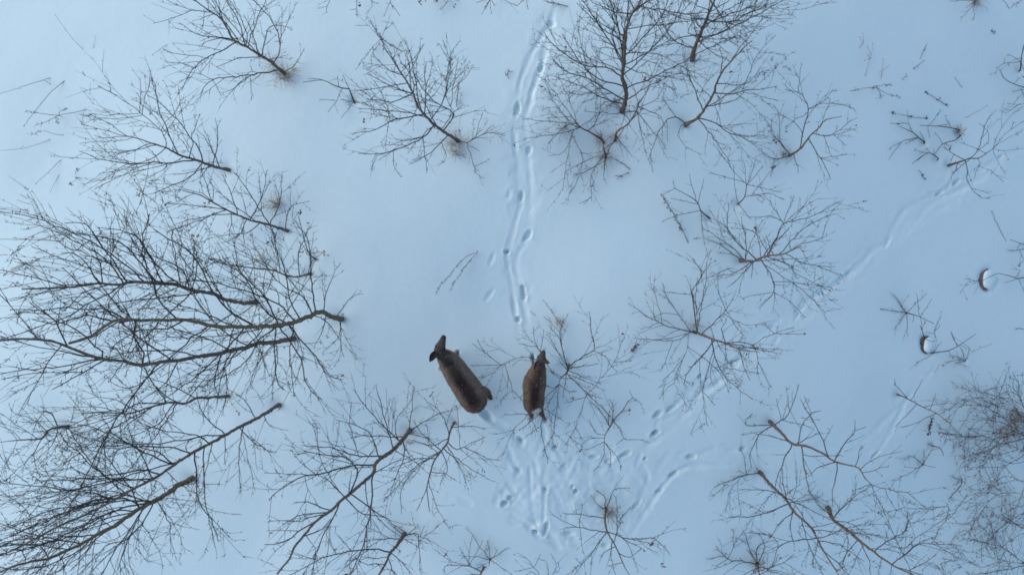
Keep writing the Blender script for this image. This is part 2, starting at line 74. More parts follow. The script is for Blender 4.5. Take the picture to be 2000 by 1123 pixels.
('sapling','sapling','small leaning sapling over the trampled snow,lower right of the smaller deer','low saplings in the snow',0.011,[1197,822,1191,834,1182,849,1180,862],[[1195,822,1218,798,1236,777,1253,789],[1236,777,1230,762],[1182,871,1176,895,1159,920],[1182,862,1191,883,1192,913],[1182,862,1203,889,1213,913],[1180,853,1151,857,1133,868,1109,849],[1179,862,1144,880],[1198,822,1212,837,1219,856,1257,859],[1185,846,1166,849,1148,818],[1188,837,1173,804,1151,780],[1191,831,1185,804,1173,789],[1198,819,1197,792,1191,778],[1219,854,1203,868]],{'z': 0.9,'tw': 0.7}),
('bare_shrub','shrub','shrub on the lower edge of the trampled snow with dry grass standing in its foot','leafless shrubs in the snow',0.015,[1184,994,1181,1011,1186,1038,1199,1060,1208,1079,1219,1104,1235,1132],[[1183,1011,1147,1006,1098,1002],[1186,1038,1153,1034,1125,1028,1103,1030],[1125,1028,1098,1016,1073,998],[1183,1041,1161,1071,1142,1096,1120,1123],[1188,1038,1230,1052,1278,1052,1301,1071,1309,1085],[1184,994,1169,986,1150,964],[1188,1000,1199,958,1231,953],[1186,994,1180,969,1161,957],[1208,1033,1205,994,1202,969],[1197,1030,1213,1011,1232,989],[1202,1060,1208,1033,1216,1005],[1205,1068,1180,1079,1170,1099],[1208,1082,1230,1088,1253,1072],[1133,1027,1137,983],[1131,1033,1139,1082],[1210,1038,1230,1068,1246,1115],[1139,1099,1122,1088],[1197,1055,1194,1088,1202,1123],[1216,1099,1188,1107]],{'tw': 0.8}),
('sapling','sapling','star-shaped leafless sprig at the bottom edge,behind a pale cut stem','low saplings in the snow',0.007,[957,1093,956,1097,955,1104],[[957,1093,938,1068,923,1044,911,1027],[957,1093,933,1088,894,1083],[957,1093,974,1082,993,1067],[957,1094,1004,1123],[957,1096,927,1112],[960,1090,971,1077,966,1068],[956,1090,953,1055]],{'z': 0.5,'tw': 0.6}),
('sapling','sapling','sapling cropped by the bottom edge,pale cut stem with arms to the left','low saplings in the snow',0.014,[944,1110,937,1123,930,1137],[[941,1115,916,1105,869,1104,867,1118],[916,1104,919,1060,924,1044],[916,1104,897,1068],[913,1105,878,1093,850,1074],[916,1107,944,1055],[938,1121,905,1123,900,1132]],{'z': 0.7,'tw': 0.6}),
('bare_shrub','shrub','low bare shrub peeping in at the bottom edge below the looping hoof furrow','leafless shrubs in the snow',0.01,[1062,1140,1059,1132,1054,1126],[[1059,1126,1043,1107,1026,1088,1010,1079],[1043,1107,1026,1111,1004,1115],[1043,1104,1056,1082],[1065,1129,1070,1123,1065,1093,1058,1094],[1067,1129,1078,1123,1087,1104,1076,1079],[1084,1118,1092,1115,1089,1096],[1054,1126,1040,1115,1021,1126]],{'z': 0.5,'tw': 0.8}),
('bare_shrub','shrub','shrub with a grassy foot at the bottom edge,left of the lower right trees','leafless shrubs in the snow',0.014,[1479,1102,1482,1115,1484,1136],[[1479,1102,1448,1095,1421,1091,1397,1066],[1421,1091,1445,1047,1462,1030],[1421,1091,1394,1108],[1482,1102,1465,1074,1455,1040],[1499,1119,1506,1108,1520,1081],[1479,1102,1493,1067,1482,1040],[1482,1108,1448,1123],[1486,1112,1530,1098,1551,1081],[1431,1067,1431,1033],[1482,1102,1479,1067,1513,1054],[1414,1088,1380,1091],[1486,1115,1544,1122],[1533,1102,1571,1123]],{'nb': 5,'Lb': 0.7,'z': 0.8}),
('bare_shrub','shrub','dense reddish thicket shrub filling the right edge,brown grass showing through it','leafless shrubs in the snow',0.016,[2011,858,2005,854,2000,851],[[2000,794,1951,775,1924,768],[2000,790,1977,756,1943,756,1924,764],[2000,824,1958,813,1924,794,1868,775],[2000,824,1977,790,1951,794,1898,779,1849,817],[2000,858,1958,866,1924,851,1890,854,1834,843],[1988,843,1951,824,1905,824,1879,877],[2000,881,1966,866,1936,877,1879,896],[2000,903,1966,903,1924,885,1887,900],[1992,873,1966,821,1924,798],[1988,813,1966,764,1951,772,1966,734],[2000,775,1988,749,1977,726],[1988,828,1951,839,1913,866,1883,881],[1996,858,1977,824,1939,809],[2000,843,1954,858,1924,903,1902,934],[1996,888,1958,911,1924,911],[1985,881,1951,888,1909,881],[1981,851,1943,843,1890,836],[2000,805,1962,798,1913,779],[1992,836,1962,847,1936,824,1913,790]],{'zl': [0,0.35,0.8],'nb': 40,'Lb': 1.05,'tw': 1.1,'red': 1}),
('bare_shrub','shrub','lower reddish shrub at the right edge,long arching stems reaching left into open snow','leafless shrubs in the snow',0.014,[2017,1009,2007,998,2000,986],[[1996,964,1958,964,1932,979,1890,1039],[1958,964,1936,941,1921,907],[2000,1031,1951,1001,1924,994],[2000,986,1969,998,1902,1047],[2000,941,1966,941,1909,960],[1996,960,1985,990,1973,1016],[2000,922,1958,930,1928,964],[2000,1024,1969,1020,1932,990,1890,986],[1951,964,1928,960,1909,964],[1988,994,1966,1031,1943,1039],[2000,1009,1962,1024,1924,1069]],{'zl': [0,0.35,0.8],'nb': 26,'Lb': 1.0,'tw': 1.0,'red': 1}),
('bare_shrub','shrub','twiggy shrub in the lower right corner,criss-crossed stems below the reddish thicket','leafless shrubs in the snow',0.013,[2011,1105,2000,1099,1988,1099],[[2000,1095,1958,1069,1898,1052],[1951,1092,1939,1039,1924,1001],[2000,1077,1951,1062,1913,1024],[1988,1099,1954,1095,1913,1107,1875,1077],[1954,1095,1921,1058,1917,1099],[2000,1114,1951,1114,1894,1123],[1954,1095,1947,1123],[1988,1099,1977,1058,2000,1039],[1969,1099,1924,1084,1872,1073],[1913,1111,1879,1092,1838,1099],[1875,1118,1868,1099,1826,1084],[1962,1077,1981,1123],[1845,1123,1823,1099,1800,1111]],{'zl': [0,0.35,0.7],'nb': 16,'Lb': 0.9,'tw': 0.9}),
('sapling','sapling','bent stem with pale dried seed heads at its foot,beside the right-hand trail','low saplings in the snow',0.01,[1755,771,1772,778,1803,795,1834,810,1878,849],[[1834,805,1885,779,1926,778],[1772,778,1748,750,1747,740],[1782,774,1803,740],[1823,810,1789,825,1759,834],[1820,791,1828,767],[1789,788,1748,835],[1803,791,1851,786],[1820,812,1820,832],[1878,849,1834,846]],{'tw': 0.3}),
('sapling','sapling','eight-armed little sapling growing beside the smaller snow-capped stump','low saplings in the snow',0.007,[1771,611,1785,615,1797,619,1824,632],[[1769,611,1738,570],[1769,611,1720,603],[1769,611,1746,644],[1769,613,1773,658],[1773,607,1810,572],[1797,617,1789,572],[1799,617,1820,583],[1797,619,1803,654],[1758,603,1750,579],[1785,615,1781,630]],{'tw': 0.5,'z': 0.5}),
('sapling','sapling',"pair of short forked twigs sticking out of the snow above the smaller stump's cap",'low saplings in the snow',0.006,[1806,662,1801,646,1797,636],[[1830,668,1824,646,1838,619],[1824,646,1836,634],[1799,642,1805,630],[1824,650,1808,648]],{'z': 0.4,'tw': 0.3}),
('sapling','sapling','crossed twigs on the far side of the smaller snow-capped stump','low saplings in the snow',0.007,[1820,689,1852,685,1875,673,1906,652],[[1857,646,1863,666,1883,689,1883,705],[1875,673,1899,687],[1812,685,1840,666],[1826,697,1789,709],[1852,689,1863,701],[1910,687,1936,671]],{'tw': 0.3,'low': 1}),
('sapling','sapling','reddish dead sprig cluster low in the snow beyond the smaller stump','low saplings in the snow',0.006,[1885,705,1887,701,1891,699],[[1887,701,1844,707],[1885,705,1867,709,1897,718],[1889,701,1891,685],[1883,705,1859,693]],{'z': 0.3,'tw': 1.2,'red': 1}),
('sapling','sapling','branching twig over the larger snow-capped stump,reaching in from the right edge','low saplings in the snow',0.009,[2016,548,2000,542,1989,544,1969,538,1949,534],[[1989,544,1961,552],[1991,544,2000,568],[1985,542,1993,528,1973,525],[1914,548,1891,552,1875,572],[1910,548,1883,544]],{'tw': 0.4,'z': 0.5}),
('sapling','sapling','two sprigs at the right edge above the larger snow-capped stump','low saplings in the snow',0.006,[2008,481,2000,478,1973,468],[[2004,487,1985,489,1969,487],[1993,478,1985,489],[2000,509,1989,515]],{'tw': 0.6,'z': 0.3}),
('sapling','sapling',"small open sapling under the upper-left tree's tip of roots,all on its own",'low saplings in the snow',0.009,[691,198,686,185,682,174,669,173,648,165,630,157,591,161],[[669,174,657,197,642,221],[682,173,669,145],[691,198,665,233],[689,198,663,195],[657,197,624,195],[660,168,660,150],[633,157,600,154]],{'tw': 0.4,'low': 1}),
('bare_shrub','shrub','twigs of a shrub dipping in at the top edge,right of the grassy-footed tree','leafless shrubs in the snow',0.01,[676,-27,673,-21,669,-18],[[669,-18,644,0,639,12,621,17],[638,12,638,26],[673,-18,697,0,695,18,698,36],[695,18,683,20],[679,-18,727,0,727,15,713,27],[724,-6,739,9]],{'z': 0.5,'tw': 0.5}),
('bare_shrub','shrub','forked shrub twigs entering at the top edge above the seeded weed stalk','leafless shrubs in the snow',0.009,[775,-19,771,-14,767,-10],[[767,-10,762,6,751,32],[762,6,783,32],[768,-10,794,-3]],{'z': 0.5,'tw': 0.5}),
('bare_shrub','shrub','top-edge shrub left of the trail,with a rusty root clump and short spiky twigs','leafless shrubs in the snow',0.009,[956,-8,957,-3,957,0],[[957,0,941,29],[957,0,961,27],[956,0,948,19],[961,0,977,-3,1009,13],[959,-2,967,13],[948,-3,930,6],[1028,-3,1031,14]],{'z': 0.4,'tw': 0.8,'red': 1}),
('bare_shrub','shrub','shrub at the top edge carrying a few dark clotted seed heads','leafless shrubs in the snow',0.008,[845,-16,839,-11,832,-8],[[832,-8,832,6],[832,-8,816,2],[845,-13,874,2,860,21],[848,-13,896,2],[845,-10,848,6]],{'z': 0.4,'tw': 0.6,'leaf': 5}),
('bare_shrub','shrub','rusty shrub foot at the top edge near the upper right corner','leafless shrubs in the snow',0.009,[1913,-9,1906,2,1904,7],[[1904,7,1877,36],[1904,7,1902,41],[1906,4,1886,16],[1907,0,1854,4],[1959,0,1971,18],[1996,0,1977,9]],{'z': 0.4,'tw': 0.5,'red': 1}),
('sapling','sapling','curved reddish sapling stem at the right edge,upper corner','low saplings in the snow',0.009,[1993,137,1995,114,2000,89,2004,78],[[1993,121,1968,107],[1991,125,1957,125,1943,144],[1995,125,2000,142],[1998,114,1979,118]],{'z': 0.7,'tw': 0.8,'red': 1}),
('sapling','sapling','twig reaching in from the right edge above the four-branched small tree','low saplings in the snow',0.008,[2014,178,2000,171,1979,164,1961,153,1952,135],[[2000,182,1977,178],[1979,164,2000,146],[2000,203,1966,202],[1993,214,1963,223],[1979,191,2000,182]],{'z': 0.5,'tw': 0.6}),
('sapling','sapling','spiky reddish seedling in a snow hollow near the thick lower-right tree','low saplings in the snow',0.007,[1803,907,1797,911,1791,914],[[1803,907,1806,876],[1803,907,1782,890,1759,897],[1803,907,1827,912],[1789,914,1765,911],[1793,914,1748,941,1735,955],[1803,907,1820,880,1837,876],[1800,911,1786,931]],{'z': 0.35,'tw': 1.2,'red': 1}),
('sapling','sapling','little hooked sprig standing by itself between the seedling and the right-edge thicket','low saplings in the snow',0.006,[1879,937,1878,945,1869,958,1851,975],[[1878,936,1861,948],[1878,938,1856,929],[1879,937,1885,945]],{'tw': 0.4,'low': 1,'red': 1}),
('sapling','sapling','curled reddish twig above the spiky seedling,left of the right-edge thicket','low saplings in the snow',0.006,[1823,871,1834,873,1840,880,1843,890],[[1823,871,1811,866],[1827,872,1820,880],[1823,870,1818,864]],{'tw': 0.4,'low': 1,'red': 1}),
]
WEEDS=[
('two arching dead weed stalks strung with seeds,alone in open snow at the centre','seed',1.0,'weed',[[935,488,917,510,903,528,899,536,887,551,878,569],[925,494,908,504,892,520,875,542,861,557,852,573]]),
('dark seed-beaded weed stalk leaning beside the small sapling right of the trail','seed',1.6,'weed',[[1345,475,1322,429,1291,380]]),
('dark weed stalk with thick seed clusters above the bushy tree beside the trail','seed',1.5,'weed',[[789,103,762,87,741,71,722,38]]),
('drooping seeded weed sprig touching the top of the bushy tree beside the trail','seed',0.8,'weed',[[744,80,727,106,725,131],[743,77,723,99,696,135]]),
("upright plumed weed standing among the bushy tree's right-hand twigs",'plume',1.3,'weed',[[892,208,893,189,896,170]]),
('branching tansy stalk with tiny button heads,pale,in the upper right snow','button',1.0,'weed',[[1708,167,1729,182,1758,191],[1708,171,1687,173,1665,178],[1708,169,1726,167,1740,166],[1711,171,1719,182,1719,192]]),
('thin pale weed wand standing above the button-headed tansy stalk','bare',0.8,'weed',[[1687,160,1694,132,1703,103,1705,85],[1701,107,1695,91],[1702,113,1688,119]]),
('faint curved weed stem highest in the upper right snow','bare',0.7,'weed',[[1674,98,1686,84,1685,66],[1686,84,1679,73]]),
("short pale forked wand just right of the tansy stalk's stem",'bare',0.8,'weed',[[1719,162,1724,135,1725,116],[1722,139,1737,128]]),
('dark dock-like stem with a slim tip,pair to the rusty-footed stub','seed',1.0,'weed',[[1795,119,1802,103,1810,87]]),
('rusty-footed stub of dead weed in the upper right snow','stub',1.4,'weed',[[1784,135,1793,128,1805,118]]),
('tiny dark stub poking out below the rusty-footed weed','stub',1.0,'weed',[[1762,156,1766,152,1770,148]]),
('dark double-headed weed lying in the snow below the stubs,upper right','clump',1.4,'weed',[[1849,207,1833,196,1811,182]]),
('bent weed with a knobbly head,lying across above the stubby forked sapling','clump',1.0,'weed',[[1813,231,1790,230,1765,225,1745,222]]),
('small dark three-pronged sprig by itself left of the right-edge small tree','stub',1.3,'weed',[[1807,350,1801,344,1797,334],[1801,343,1803,340]]),
('faint straight straw slanting in the empty upper right snow','bare',0.9,'weed',[[1884,178,1874,164,1865,152]]),
('faint slanted straw just above the small right-edge tree','bare',0.9,'weed',[[1886,230,1907,219,1928,207]]),
('two dark specks of buried weed tips near the upper right corner','stub',1.2,'weed',[[1936,62,1938,59,1938,57],[1941,66,1942,63,1943,62]]),
('six buried weed tips poking out in a shallow hollow right of the dense clump','stub',0.9,'weed',[[1533,112,1534,115,1536,117],[1541,135,1543,136,1545,137],[1513,129,1513,131,1514,133],[1529,132,1533,131,1536,130],[1507,113,1507,118,1508,120],[1489,147,1492,147,1494,147]]),
('long faint straw in the top left corner snow','bare',0.8,'weed',[[166,101,142,76,125,54,108,30]]),
('short faint straw beside the long one in the top left corner','bare',0.6,'weed',[[179,103,184,86,188,69]]),
("pale short straw pointing at the upper-left tree's lowest twigs",'bare',0.9,'weed',[[332,83,315,95,298,108]]),
('long straw with a tiny side fork,at the left edge,upper part','bare',1.1,'weed',[[103,151,68,162,37,172,-7,186],[85,157,98,165]]),
('tall pale weed stem with a dark tip,crossing the seeded one at upper left','bare',1.2,'weed',[[129,156,101,179,79,205,61,227,47,246]]),
('weed stalk with loose seed sprays at the upper left,base to the right','button',1.1,'weed',[[171,214,145,220,115,226,91,238,71,244],[115,226,117,218,130,213],[115,226,85,223,51,217],[108,230,113,240]]),
('faint bowed straw with a seed tip,under the seed-sprayed weed','button',0.8,'weed',[[127,265,105,262,86,256,61,263]]),
('long bowed straw at the left edge,upper middle,clubbed tip','bare',0.9,'weed',[[103,270,78,281,44,290,-3,295]]),
('faint straight straw below the bowed left-edge straw','bare',1.0,'weed',[[123,308,98,333,70,359]]),
('faintest short straw between the dark berry cluster and the straight straw','bare',0.8,'weed',[[118,338,107,357,98,376]]),
('cluster of dark dried berries lying left of the slim upper-left tree','clump',0.8,'weed',[[154,330,147,335,149,350,138,359]]),
('feathery brown-grey weed plume on the left snow,above the long thick straw','button',1.0,'weed',[[115,456,78,441,51,439,14,434],[78,441,47,449],[76,441,41,428,0,417]]),
('long thick straw lying level at the left edge','bare',1.5,'weed',[[128,472,85,469,41,468,-7,467]]),
('faint cross of twigs on the left snow above the feathery plume','bare',1.0,'weed',[[37,379,44,383,51,387],[51,397,34,391]]),
('faint level straw at the left edge just above the feathery plume','bare',0.9,'weed',[[61,413,30,408,-3,404]]),
('small loop-headed weed beneath the long thick straw','bare',1.0,'weed',[[66,496,76,492,89,489,81,495]]),
("blurred dark tuft of dead weed at the left edge beside the thicket's top twigs",'plume',0.8,'weed',[[53,511,39,517,25,524],[57,513,36,513,28,511],[53,517,71,520,103,523],[50,515,36,524,21,527],[53,513,43,520,36,524]]),
('slanted straw at the left edge below the blurred tuft','bare',1.3,'weed',[[81,549,43,557,0,564]]),
('shorter parallel straw just below the slanted left-edge straw','bare',1.0,'weed',[[84,566,64,570,43,574]]),
('fine weed wand rising from a reddish tuft above the smaller deer','seed',0.9,'weed',[[1088,625,1076,606,1065,592,1061,585],[1088,627,1094,633,1106,648]]),
('tiny dark-tipped stem next to the reddish tuft above the smaller deer','stub',0.9,'weed',[[1076,629,1068,623,1061,618]]),
('short straw lying by the trail above the smaller deer','bare',1.0,'weed',[[1048,618,1042,613,1035,607]]),
('small dark weed head in the snow between the two central shrubs','clump',1.0,'weed',[[1245,671,1240,678,1236,684]]),
('yellowish dead weed lying below the dense clump,shaggy end to the left','plume',1.0,'weed',[[1191,307,1212,317,1231,331]]),
('small fallen reddish twig below the dense clump','stub',1.3,'weed',[[1227,338,1214,344,1203,351],[1214,344,1200,345]]),
('shaggy goldenrod plume leaning in at the top edge over the trail','plume',1.3,'weed',[[1113,14,1088,8,1063,3]]),
("small three-legged sprig in open snow left of the trail's upper part",'stub',1.0,'weed',[[993,154,991,147,993,138],[992,145,987,147],[992,139,999,142]]),
('two round pale-topped seed heads on a stem right of the right-hand trail','cap',1.2,'weed',[[1820,817,1817,830,1814,835],[1817,832,1815,841,1814,849]]),
("dark pea-like weed head below the wide shrub's left arm",'clump',1.1,'weed',[[1246,671,1241,677,1236,683]]),
('reddish scrap of weed at the right edge under the larger stump','stub',1.2,'weed',[[2000,643,1991,641,1983,643]]),
('short straw beside the trail beyond the smaller stump','bare',0.8,'weed',[[1824,728,1829,721,1834,713]]),
('slanted straw right of the larger trail,upper right middle','bare',1.2,'weed',[[1966,474,1951,444,1937,413]]),
]
TUFTS=[
('rusty dry grass clump at the foot of the upper-left tree',[557,151],0.14,170,0.3,0),
("thin dry grass along the upper-left tree's lower trunk",[533,127],0.13,60,0.35,0),
("round brown grass tuft above the slender tree's foot",[540,401],0.12,150,0.28,0),
('reddish grass wisps at the thin curved sapling tree',[513,512],0.13,90,0.25,0),
("dry grass and leaves in the bushy tree's foot beside the trail",[893,279],0.17,150,0.3,0),
('dry brown leaf clump low on the bushy tree beside the trail',[893,301],0.1,80,0.2,1),
('rusty tuft under the low many-stemmed shrub',[1174,274],0.09,90,0.25,0),
("rusty tuft at the drooping shrub's foot",[1182,306],0.08,90,0.25,0),
('small tuft round the bending thin sapling',[1203,272],0.07,70,0.22,0),
('grey-brown sedge patch at the left of the low many-stemmed shrub',[1105,256],0.16,80,0.2,1),
('upright dry grass in the foot of the shrub by the trampled snow',[1190,1002],0.11,120,0.38,0),
('rusty grass clump at the top edge near the upper right corner',[1904,5],0.1,90,0.25,0),
('rusty clump at the root of the flattened right-hand twig',[1871,259],0.07,70,0.16,0),
('reddish tuft above the smaller deer',[1089,628],0.07,70,0.18,0),
('brown grass bank glimpsed inside the right-edge thicket',[1988,813],0.35,320,0.34,1),
("pale brown grass below the right-edge thicket's snow patch",[1966,851],0.3,200,0.28,1),
("grass sheath round the bottom-edge shrub's stem,left of the lower right trees",[1480,1102],0.08,90,0.28,0),
("dry leaves caught in the wide shrub's heart",[1356,633],0.1,60,0.25,0),
('pinkish dry wisps at the root of the tree below the larger deer',[790,859],0.12,60,0.22,0),
("small rusty tuft at the alone spreading tree's foot,upper right",[1530,303],0.08,60,0.18,0),
]
STUMPS=[
('larger snow-capped stump at the right edge,ragged bark showing on its left side',1930,546,0.15,0.19),
('smaller snow-capped stump beside the eight-armed sapling,smooth grey flank',1815,674,0.115,0.16),
]
TRAILS=[
([1084,10,1074,45,1054,77,1034,114,1017,154,1010,199,1005,237,1005,271,1010,319,1012,358,1017,387,1009,428,994,480,990,505,999,556,1006,608,1014,656,1020,690],0.045,0.055),
([1090,0,1082,23,1074,57,1057,131,1040,177,1034,205,1025,242,1031,296,1036,358,1035,406,1033,454,1014,492,1006,524,1020,563,1023,598,1033,646],0.05,0.05),
([1086,5,1066,70,1045,120,1026,170,1020,230,1018,300,1024,370,1020,430,1004,495,1010,560,1018,640],0.15,0.03),
([2010,285,1963,306,1871,357,1838,376,1798,394,1759,420,1730,475,1707,487,1660,536,1592,578,1525,622,1470,672,1432,709,1368,745,1335,778,1312,797,1280,818,1256,840],0.06,0.055),
([1960,318,1900,358,1830,392,1802,413,1790,440],0.07,0.04),
([1432,720,1400,750,1365,770,1347,800,1293,853,1253,872],0.06,0.045),
([1950,310,1880,362,1800,410,1760,435,1700,495,1600,582,1510,640,1420,725,1340,795,1270,855],0.17,0.035),
([1830,715,1812,736,1772,781,1748,829,1711,887,1680,910],0.06,0.05),
([1760,790,1721,829,1687,863,1660,890],0.06,0.04),
([1810,740,1760,800,1715,850,1680,890],0.16,0.03),
([1680,880,1619,870,1544,876,1454,877,1398,875,1350,892,1309,886,1293,902,1267,923],0.06,0.05),
([1438,910,1390,907,1341,912,1317,926,1288,958,1264,995,1240,1032,1225,1055],0.05,0.055),
([1267,923,1264,942,1253,968,1243,987,1235,1010],0.05,0.05),
([1450,890,1380,893,1310,905,1280,940,1250,1000],0.14,0.03),
([940,800,957,816,991,842,1018,862,1016,880],0.06,0.05),
([1000,835,1030,870,1045,905,1050,930],0.05,0.03),
([995,880,998,895,1012,920,1005,935],0.05,0.05),
([1058,812,1063,850,1066,900,1064,950,1062,1000,1062,1030],0.045,0.055),
([1075,812,1080,850,1086,875,1100,900],0.05,0.04),
([1082,840,1110,865,1150,868,1190,870],0.05,0.035),
([1034,905,1037,960,1040,1000,1052,1035],0.035,0.03),
([960,978,985,983,1004,1005,1037,1032,1056,1052,1084,1063,1130,1066,1180,1066,1215,1060],0.05,0.06),
([1068,1030,1078,1050,1110,1058],0.05,0.04),
([870,966,890,968,905,978,925,985],0.07,0.022),
([1150,868,1200,880,1260,870,1290,850],0.07,0.035),
([1075,1020,1110,1040,1150,1045,1190,1048],0.05,0.03),
([1110,890,1140,905,1180,915,1230,905],0.07,0.03),
]
HOLES=[
(1011,213,0.085,0.035,80,0.1),
(1057,134,0.05,0.03,75,0.08),
(1078,46,0.05,0.035,0,0.07),
(1034,294,0.06,0.035,70,0.06),
(1018,383,0.07,0.028,85,0.1),
(1031,460,0.08,0.035,55,0.09),
(990,492,0.035,0.03,60,0.14),
(1022,572,0.1,0.03,95,0.13),
(1012,624,0.04,0.03,80,0.13),
(994,380,0.06,0.03,80,0.02),
(961,505,0.09,0.03,70,0.02),
(956,576,0.09,0.035,55,0.02),
(1871,355,0.08,0.028,38,0.11),
(1955,306,0.06,0.025,20,0.06),
(1432,709,0.045,0.03,60,0.14),
(1418,722,0.035,0.028,40,0.12),
(1368,736,0.04,0.03,20,0.1),
(1312,797,0.075,0.03,30,0.1),
(1285,808,0.07,0.035,30,0.11),
(1280,845,0.06,0.03,20,0.12),
(1711,887,0.07,0.03,35,0.13),
(1452,876,0.05,0.03,20,0.11),
(1350,892,0.07,0.035,10,0.12),
(1315,926,0.07,0.03,35,0.13),
(1288,958,0.06,0.03,30,0.1),
(1243,987,0.07,0.03,50,0.11),
(951,812,0.09,0.05,-45,0.12),
(985,983,0.045,0.04,20,0.16),
(996,972,0.04,0.03,10,0.09),
(1046,1039,0.035,0.035,0,0.16),
(1066,1032,0.1,0.03,75,0.12),
(1064,957,0.04,0.03,-40,0.12),
(1125,960,0.035,0.03,20,0.15),
(1118,950,0.04,0.02,85,0.08),
(1084,875,0.035,0.03,0,0.15),
(1161,892,0.05,0.03,0,0.12),
(1220,888,0.09,0.028,25,0.14),
(1279,847,0.06,0.03,25,0.11),
(1260,895,0.03,0.02,20,0.1),
(1111,1042,0.09,0.03,0,0.09),
(1658,532,0.06,0.03,30,0.06),
(1640,545,0.06,0.03,30,0.05),
(1838,376,0.08,0.03,35,0.06),
(1640,886,0.06,0.03,30,0.05),
(1018,860,0.05,0.025,-50,0.08),
(1012,918,0.05,0.03,-40,0.06),
(1182,1065,0.05,0.03,0,0.08),
(1190,900,0.05,0.025,20,0.08),
(1100,910,0.05,0.03,30,0.06),
]

# ------------------------------------------------------------------ materials
def mat(name, col, rough=.8, col2=None, scale=20, bump=0., stretch=None, attr=None, spec=.25, obj_rand=0.):
    m = bpy.data.materials.new(name); m.use_nodes = True
    n = m.node_tree; b = n.nodes['Principled BSDF']
    b.inputs['Roughness'].default_value = rough
    b.inputs['Specular IOR Level'].default_value = spec
    tc = n.nodes.new('ShaderNodeTexCoord'); mp = n.nodes.new('ShaderNodeMapping')
    n.links.new(tc.outputs['Object'], mp.inputs[0])
    if stretch: mp.inputs['Scale'].default_value = stretch
    nz = n.nodes.new('ShaderNodeTexNoise'); nz.inputs['Scale'].default_value = scale; nz.inputs['Detail'].default_value = 6
    n.links.new(mp.outputs[0], nz.inputs[0])
    if attr:
        a = n.nodes.new('ShaderNodeAttribute'); a.attribute_name = attr
        mx = n.nodes.new('ShaderNodeMix'); mx.data_type = 'RGBA'; mx.blend_type = 'MULTIPLY'; mx.inputs['Factor'].default_value = 1
        rp = n.nodes.new('ShaderNodeValToRGB')
        rp.color_ramp.elements[0].position = .3; rp.color_ramp.elements[0].color = (.72, .72, .72, 1)
        rp.color_ramp.elements[1].position = .7; rp.color_ramp.elements[1].color = (1.25, 1.22, 1.2, 1)
        n.links.new(nz.outputs['Fac'], rp.inputs[0])
        n.links.new(a.outputs['Color'], mx.inputs['A']); n.links.new(rp.outputs[0], mx.inputs['B'])
        n.links.new(mx.outputs['Result'], b.inputs['Base Color'])
    else:
        rp = n.nodes.new('ShaderNodeValToRGB')
        rp.color_ramp.elements[0].position = .32; rp.color_ramp.elements[0].color = (*col, 1)
        rp.color_ramp.elements[1].position = .68; rp.color_ramp.elements[1].color = (*(col2 or col), 1)
        n.links.new(nz.outputs['Fac'], rp.inputs[0]); n.links.new(rp.outputs[0], b.inputs['Base Color'])
    if bump:
        bp = n.nodes.new('ShaderNodeBump'); bp.inputs['Strength'].default_value = bump; bp.inputs['Distance'].default_value = .01
        n.links.new(nz.outputs['Fac'], bp.inputs['Height']); n.links.new(bp.outputs[0], b.inputs['Normal'])
    return m
M_SNOW = mat('snow', (.744, .874, .846), .75, (.764, .888, .858), 9, .03, spec=.15)
M_BARK = mat('bark', (.080, .060, .049), .9, (.205, .15, .115), 40, .8, stretch=(1, 1, .6))
M_BARK2 = mat('bark_green', (.085, .066, .043), .9, (.225, .165, .105), 36, .8)
M_TWIG = mat('twig', (.044, .037, .035), .9, (.092, .073, .063), 14, spec=.12)
M_TWIGR = mat('twig_red', (.062, .036, .030), .9, (.135, .074, .056), 14)
M_DEAD = mat('dead_leaf', (.10, .055, .04), .9, (.22, .12, .075), 30)
M_SEED = mat('seed_head', (.045, .034, .034), .9, (.10, .07, .06), 60)
M_STRAW = mat('straw', (.16, .125, .11), .9, (.28, .22, .18), 20)
M_STALK = mat('weed_stalk', (.07, .056, .052), .9, (.13, .10, .085), 20)
M_GRASS = mat('dry_grass', (.26, .15, .10), .9, (.46, .30, .20), 12)
M_GRASS2 = mat('dry_sedge', (.20, .13, .09), .9, (.34, .23, .16), 12)
M_STUMP = mat('stump_bark', (.14, .108, .088), .95, (.31, .24, .19), 26, .9, stretch=(1, 1, .3))
M_COAT = mat('deer_coat', (1, 1, 1), .95, None, 55, .5, attr='coat', spec=.08)
M_FUR = mat('deer_fur', (1, 1, 1), .95, None, 70, 0, attr='coat', spec=.05)
M_NOSE = mat('deer_nose', (.012, .010, .010), .35, spec=.5)
M_EYE = mat('deer_eye', (.008, .006, .005), .12, spec=.6)
M_EAR = mat('deer_ear', (1, 1, 1), .9, None, 60, .2, attr='coat', spec=.08)
M_HOOF = mat('hoof', (.02, .017, .015), .5)

# ------------------------------------------------------------------ helpers
def value_noise(x, y, seed=0):
    x = np.asarray(x, float); y = np.asarray(y, float)
    xi = np.floor(x).astype(np.int64); yi = np.floor(y).astype(np.int64)
    fx = x - xi; fy = y - yi
    fx = fx * fx * fx * (fx * (fx * 6 - 15) + 10); fy = fy * fy * fy * (fy * (fy * 6 - 15) + 10)
    def h(a, b):
        v = (a * 374761393 + b * 668265263 + seed * 1442695041) & 0xffffffff
        v = ((v ^ (v >> 13)) * 1274126177) & 0xffffffff
        v = ((v ^ (v >> 16)) * 2246822519) & 0xffffffff
        return (v ^ (v >> 15)).astype(float) / 2147483647.5 - 1
    return (h(xi, yi) * (1 - fx) + h(xi + 1, yi) * fx) * (1 - fy) + (h(xi, yi + 1) * (1 - fx) + h(xi + 1, yi + 1) * fx) * fy

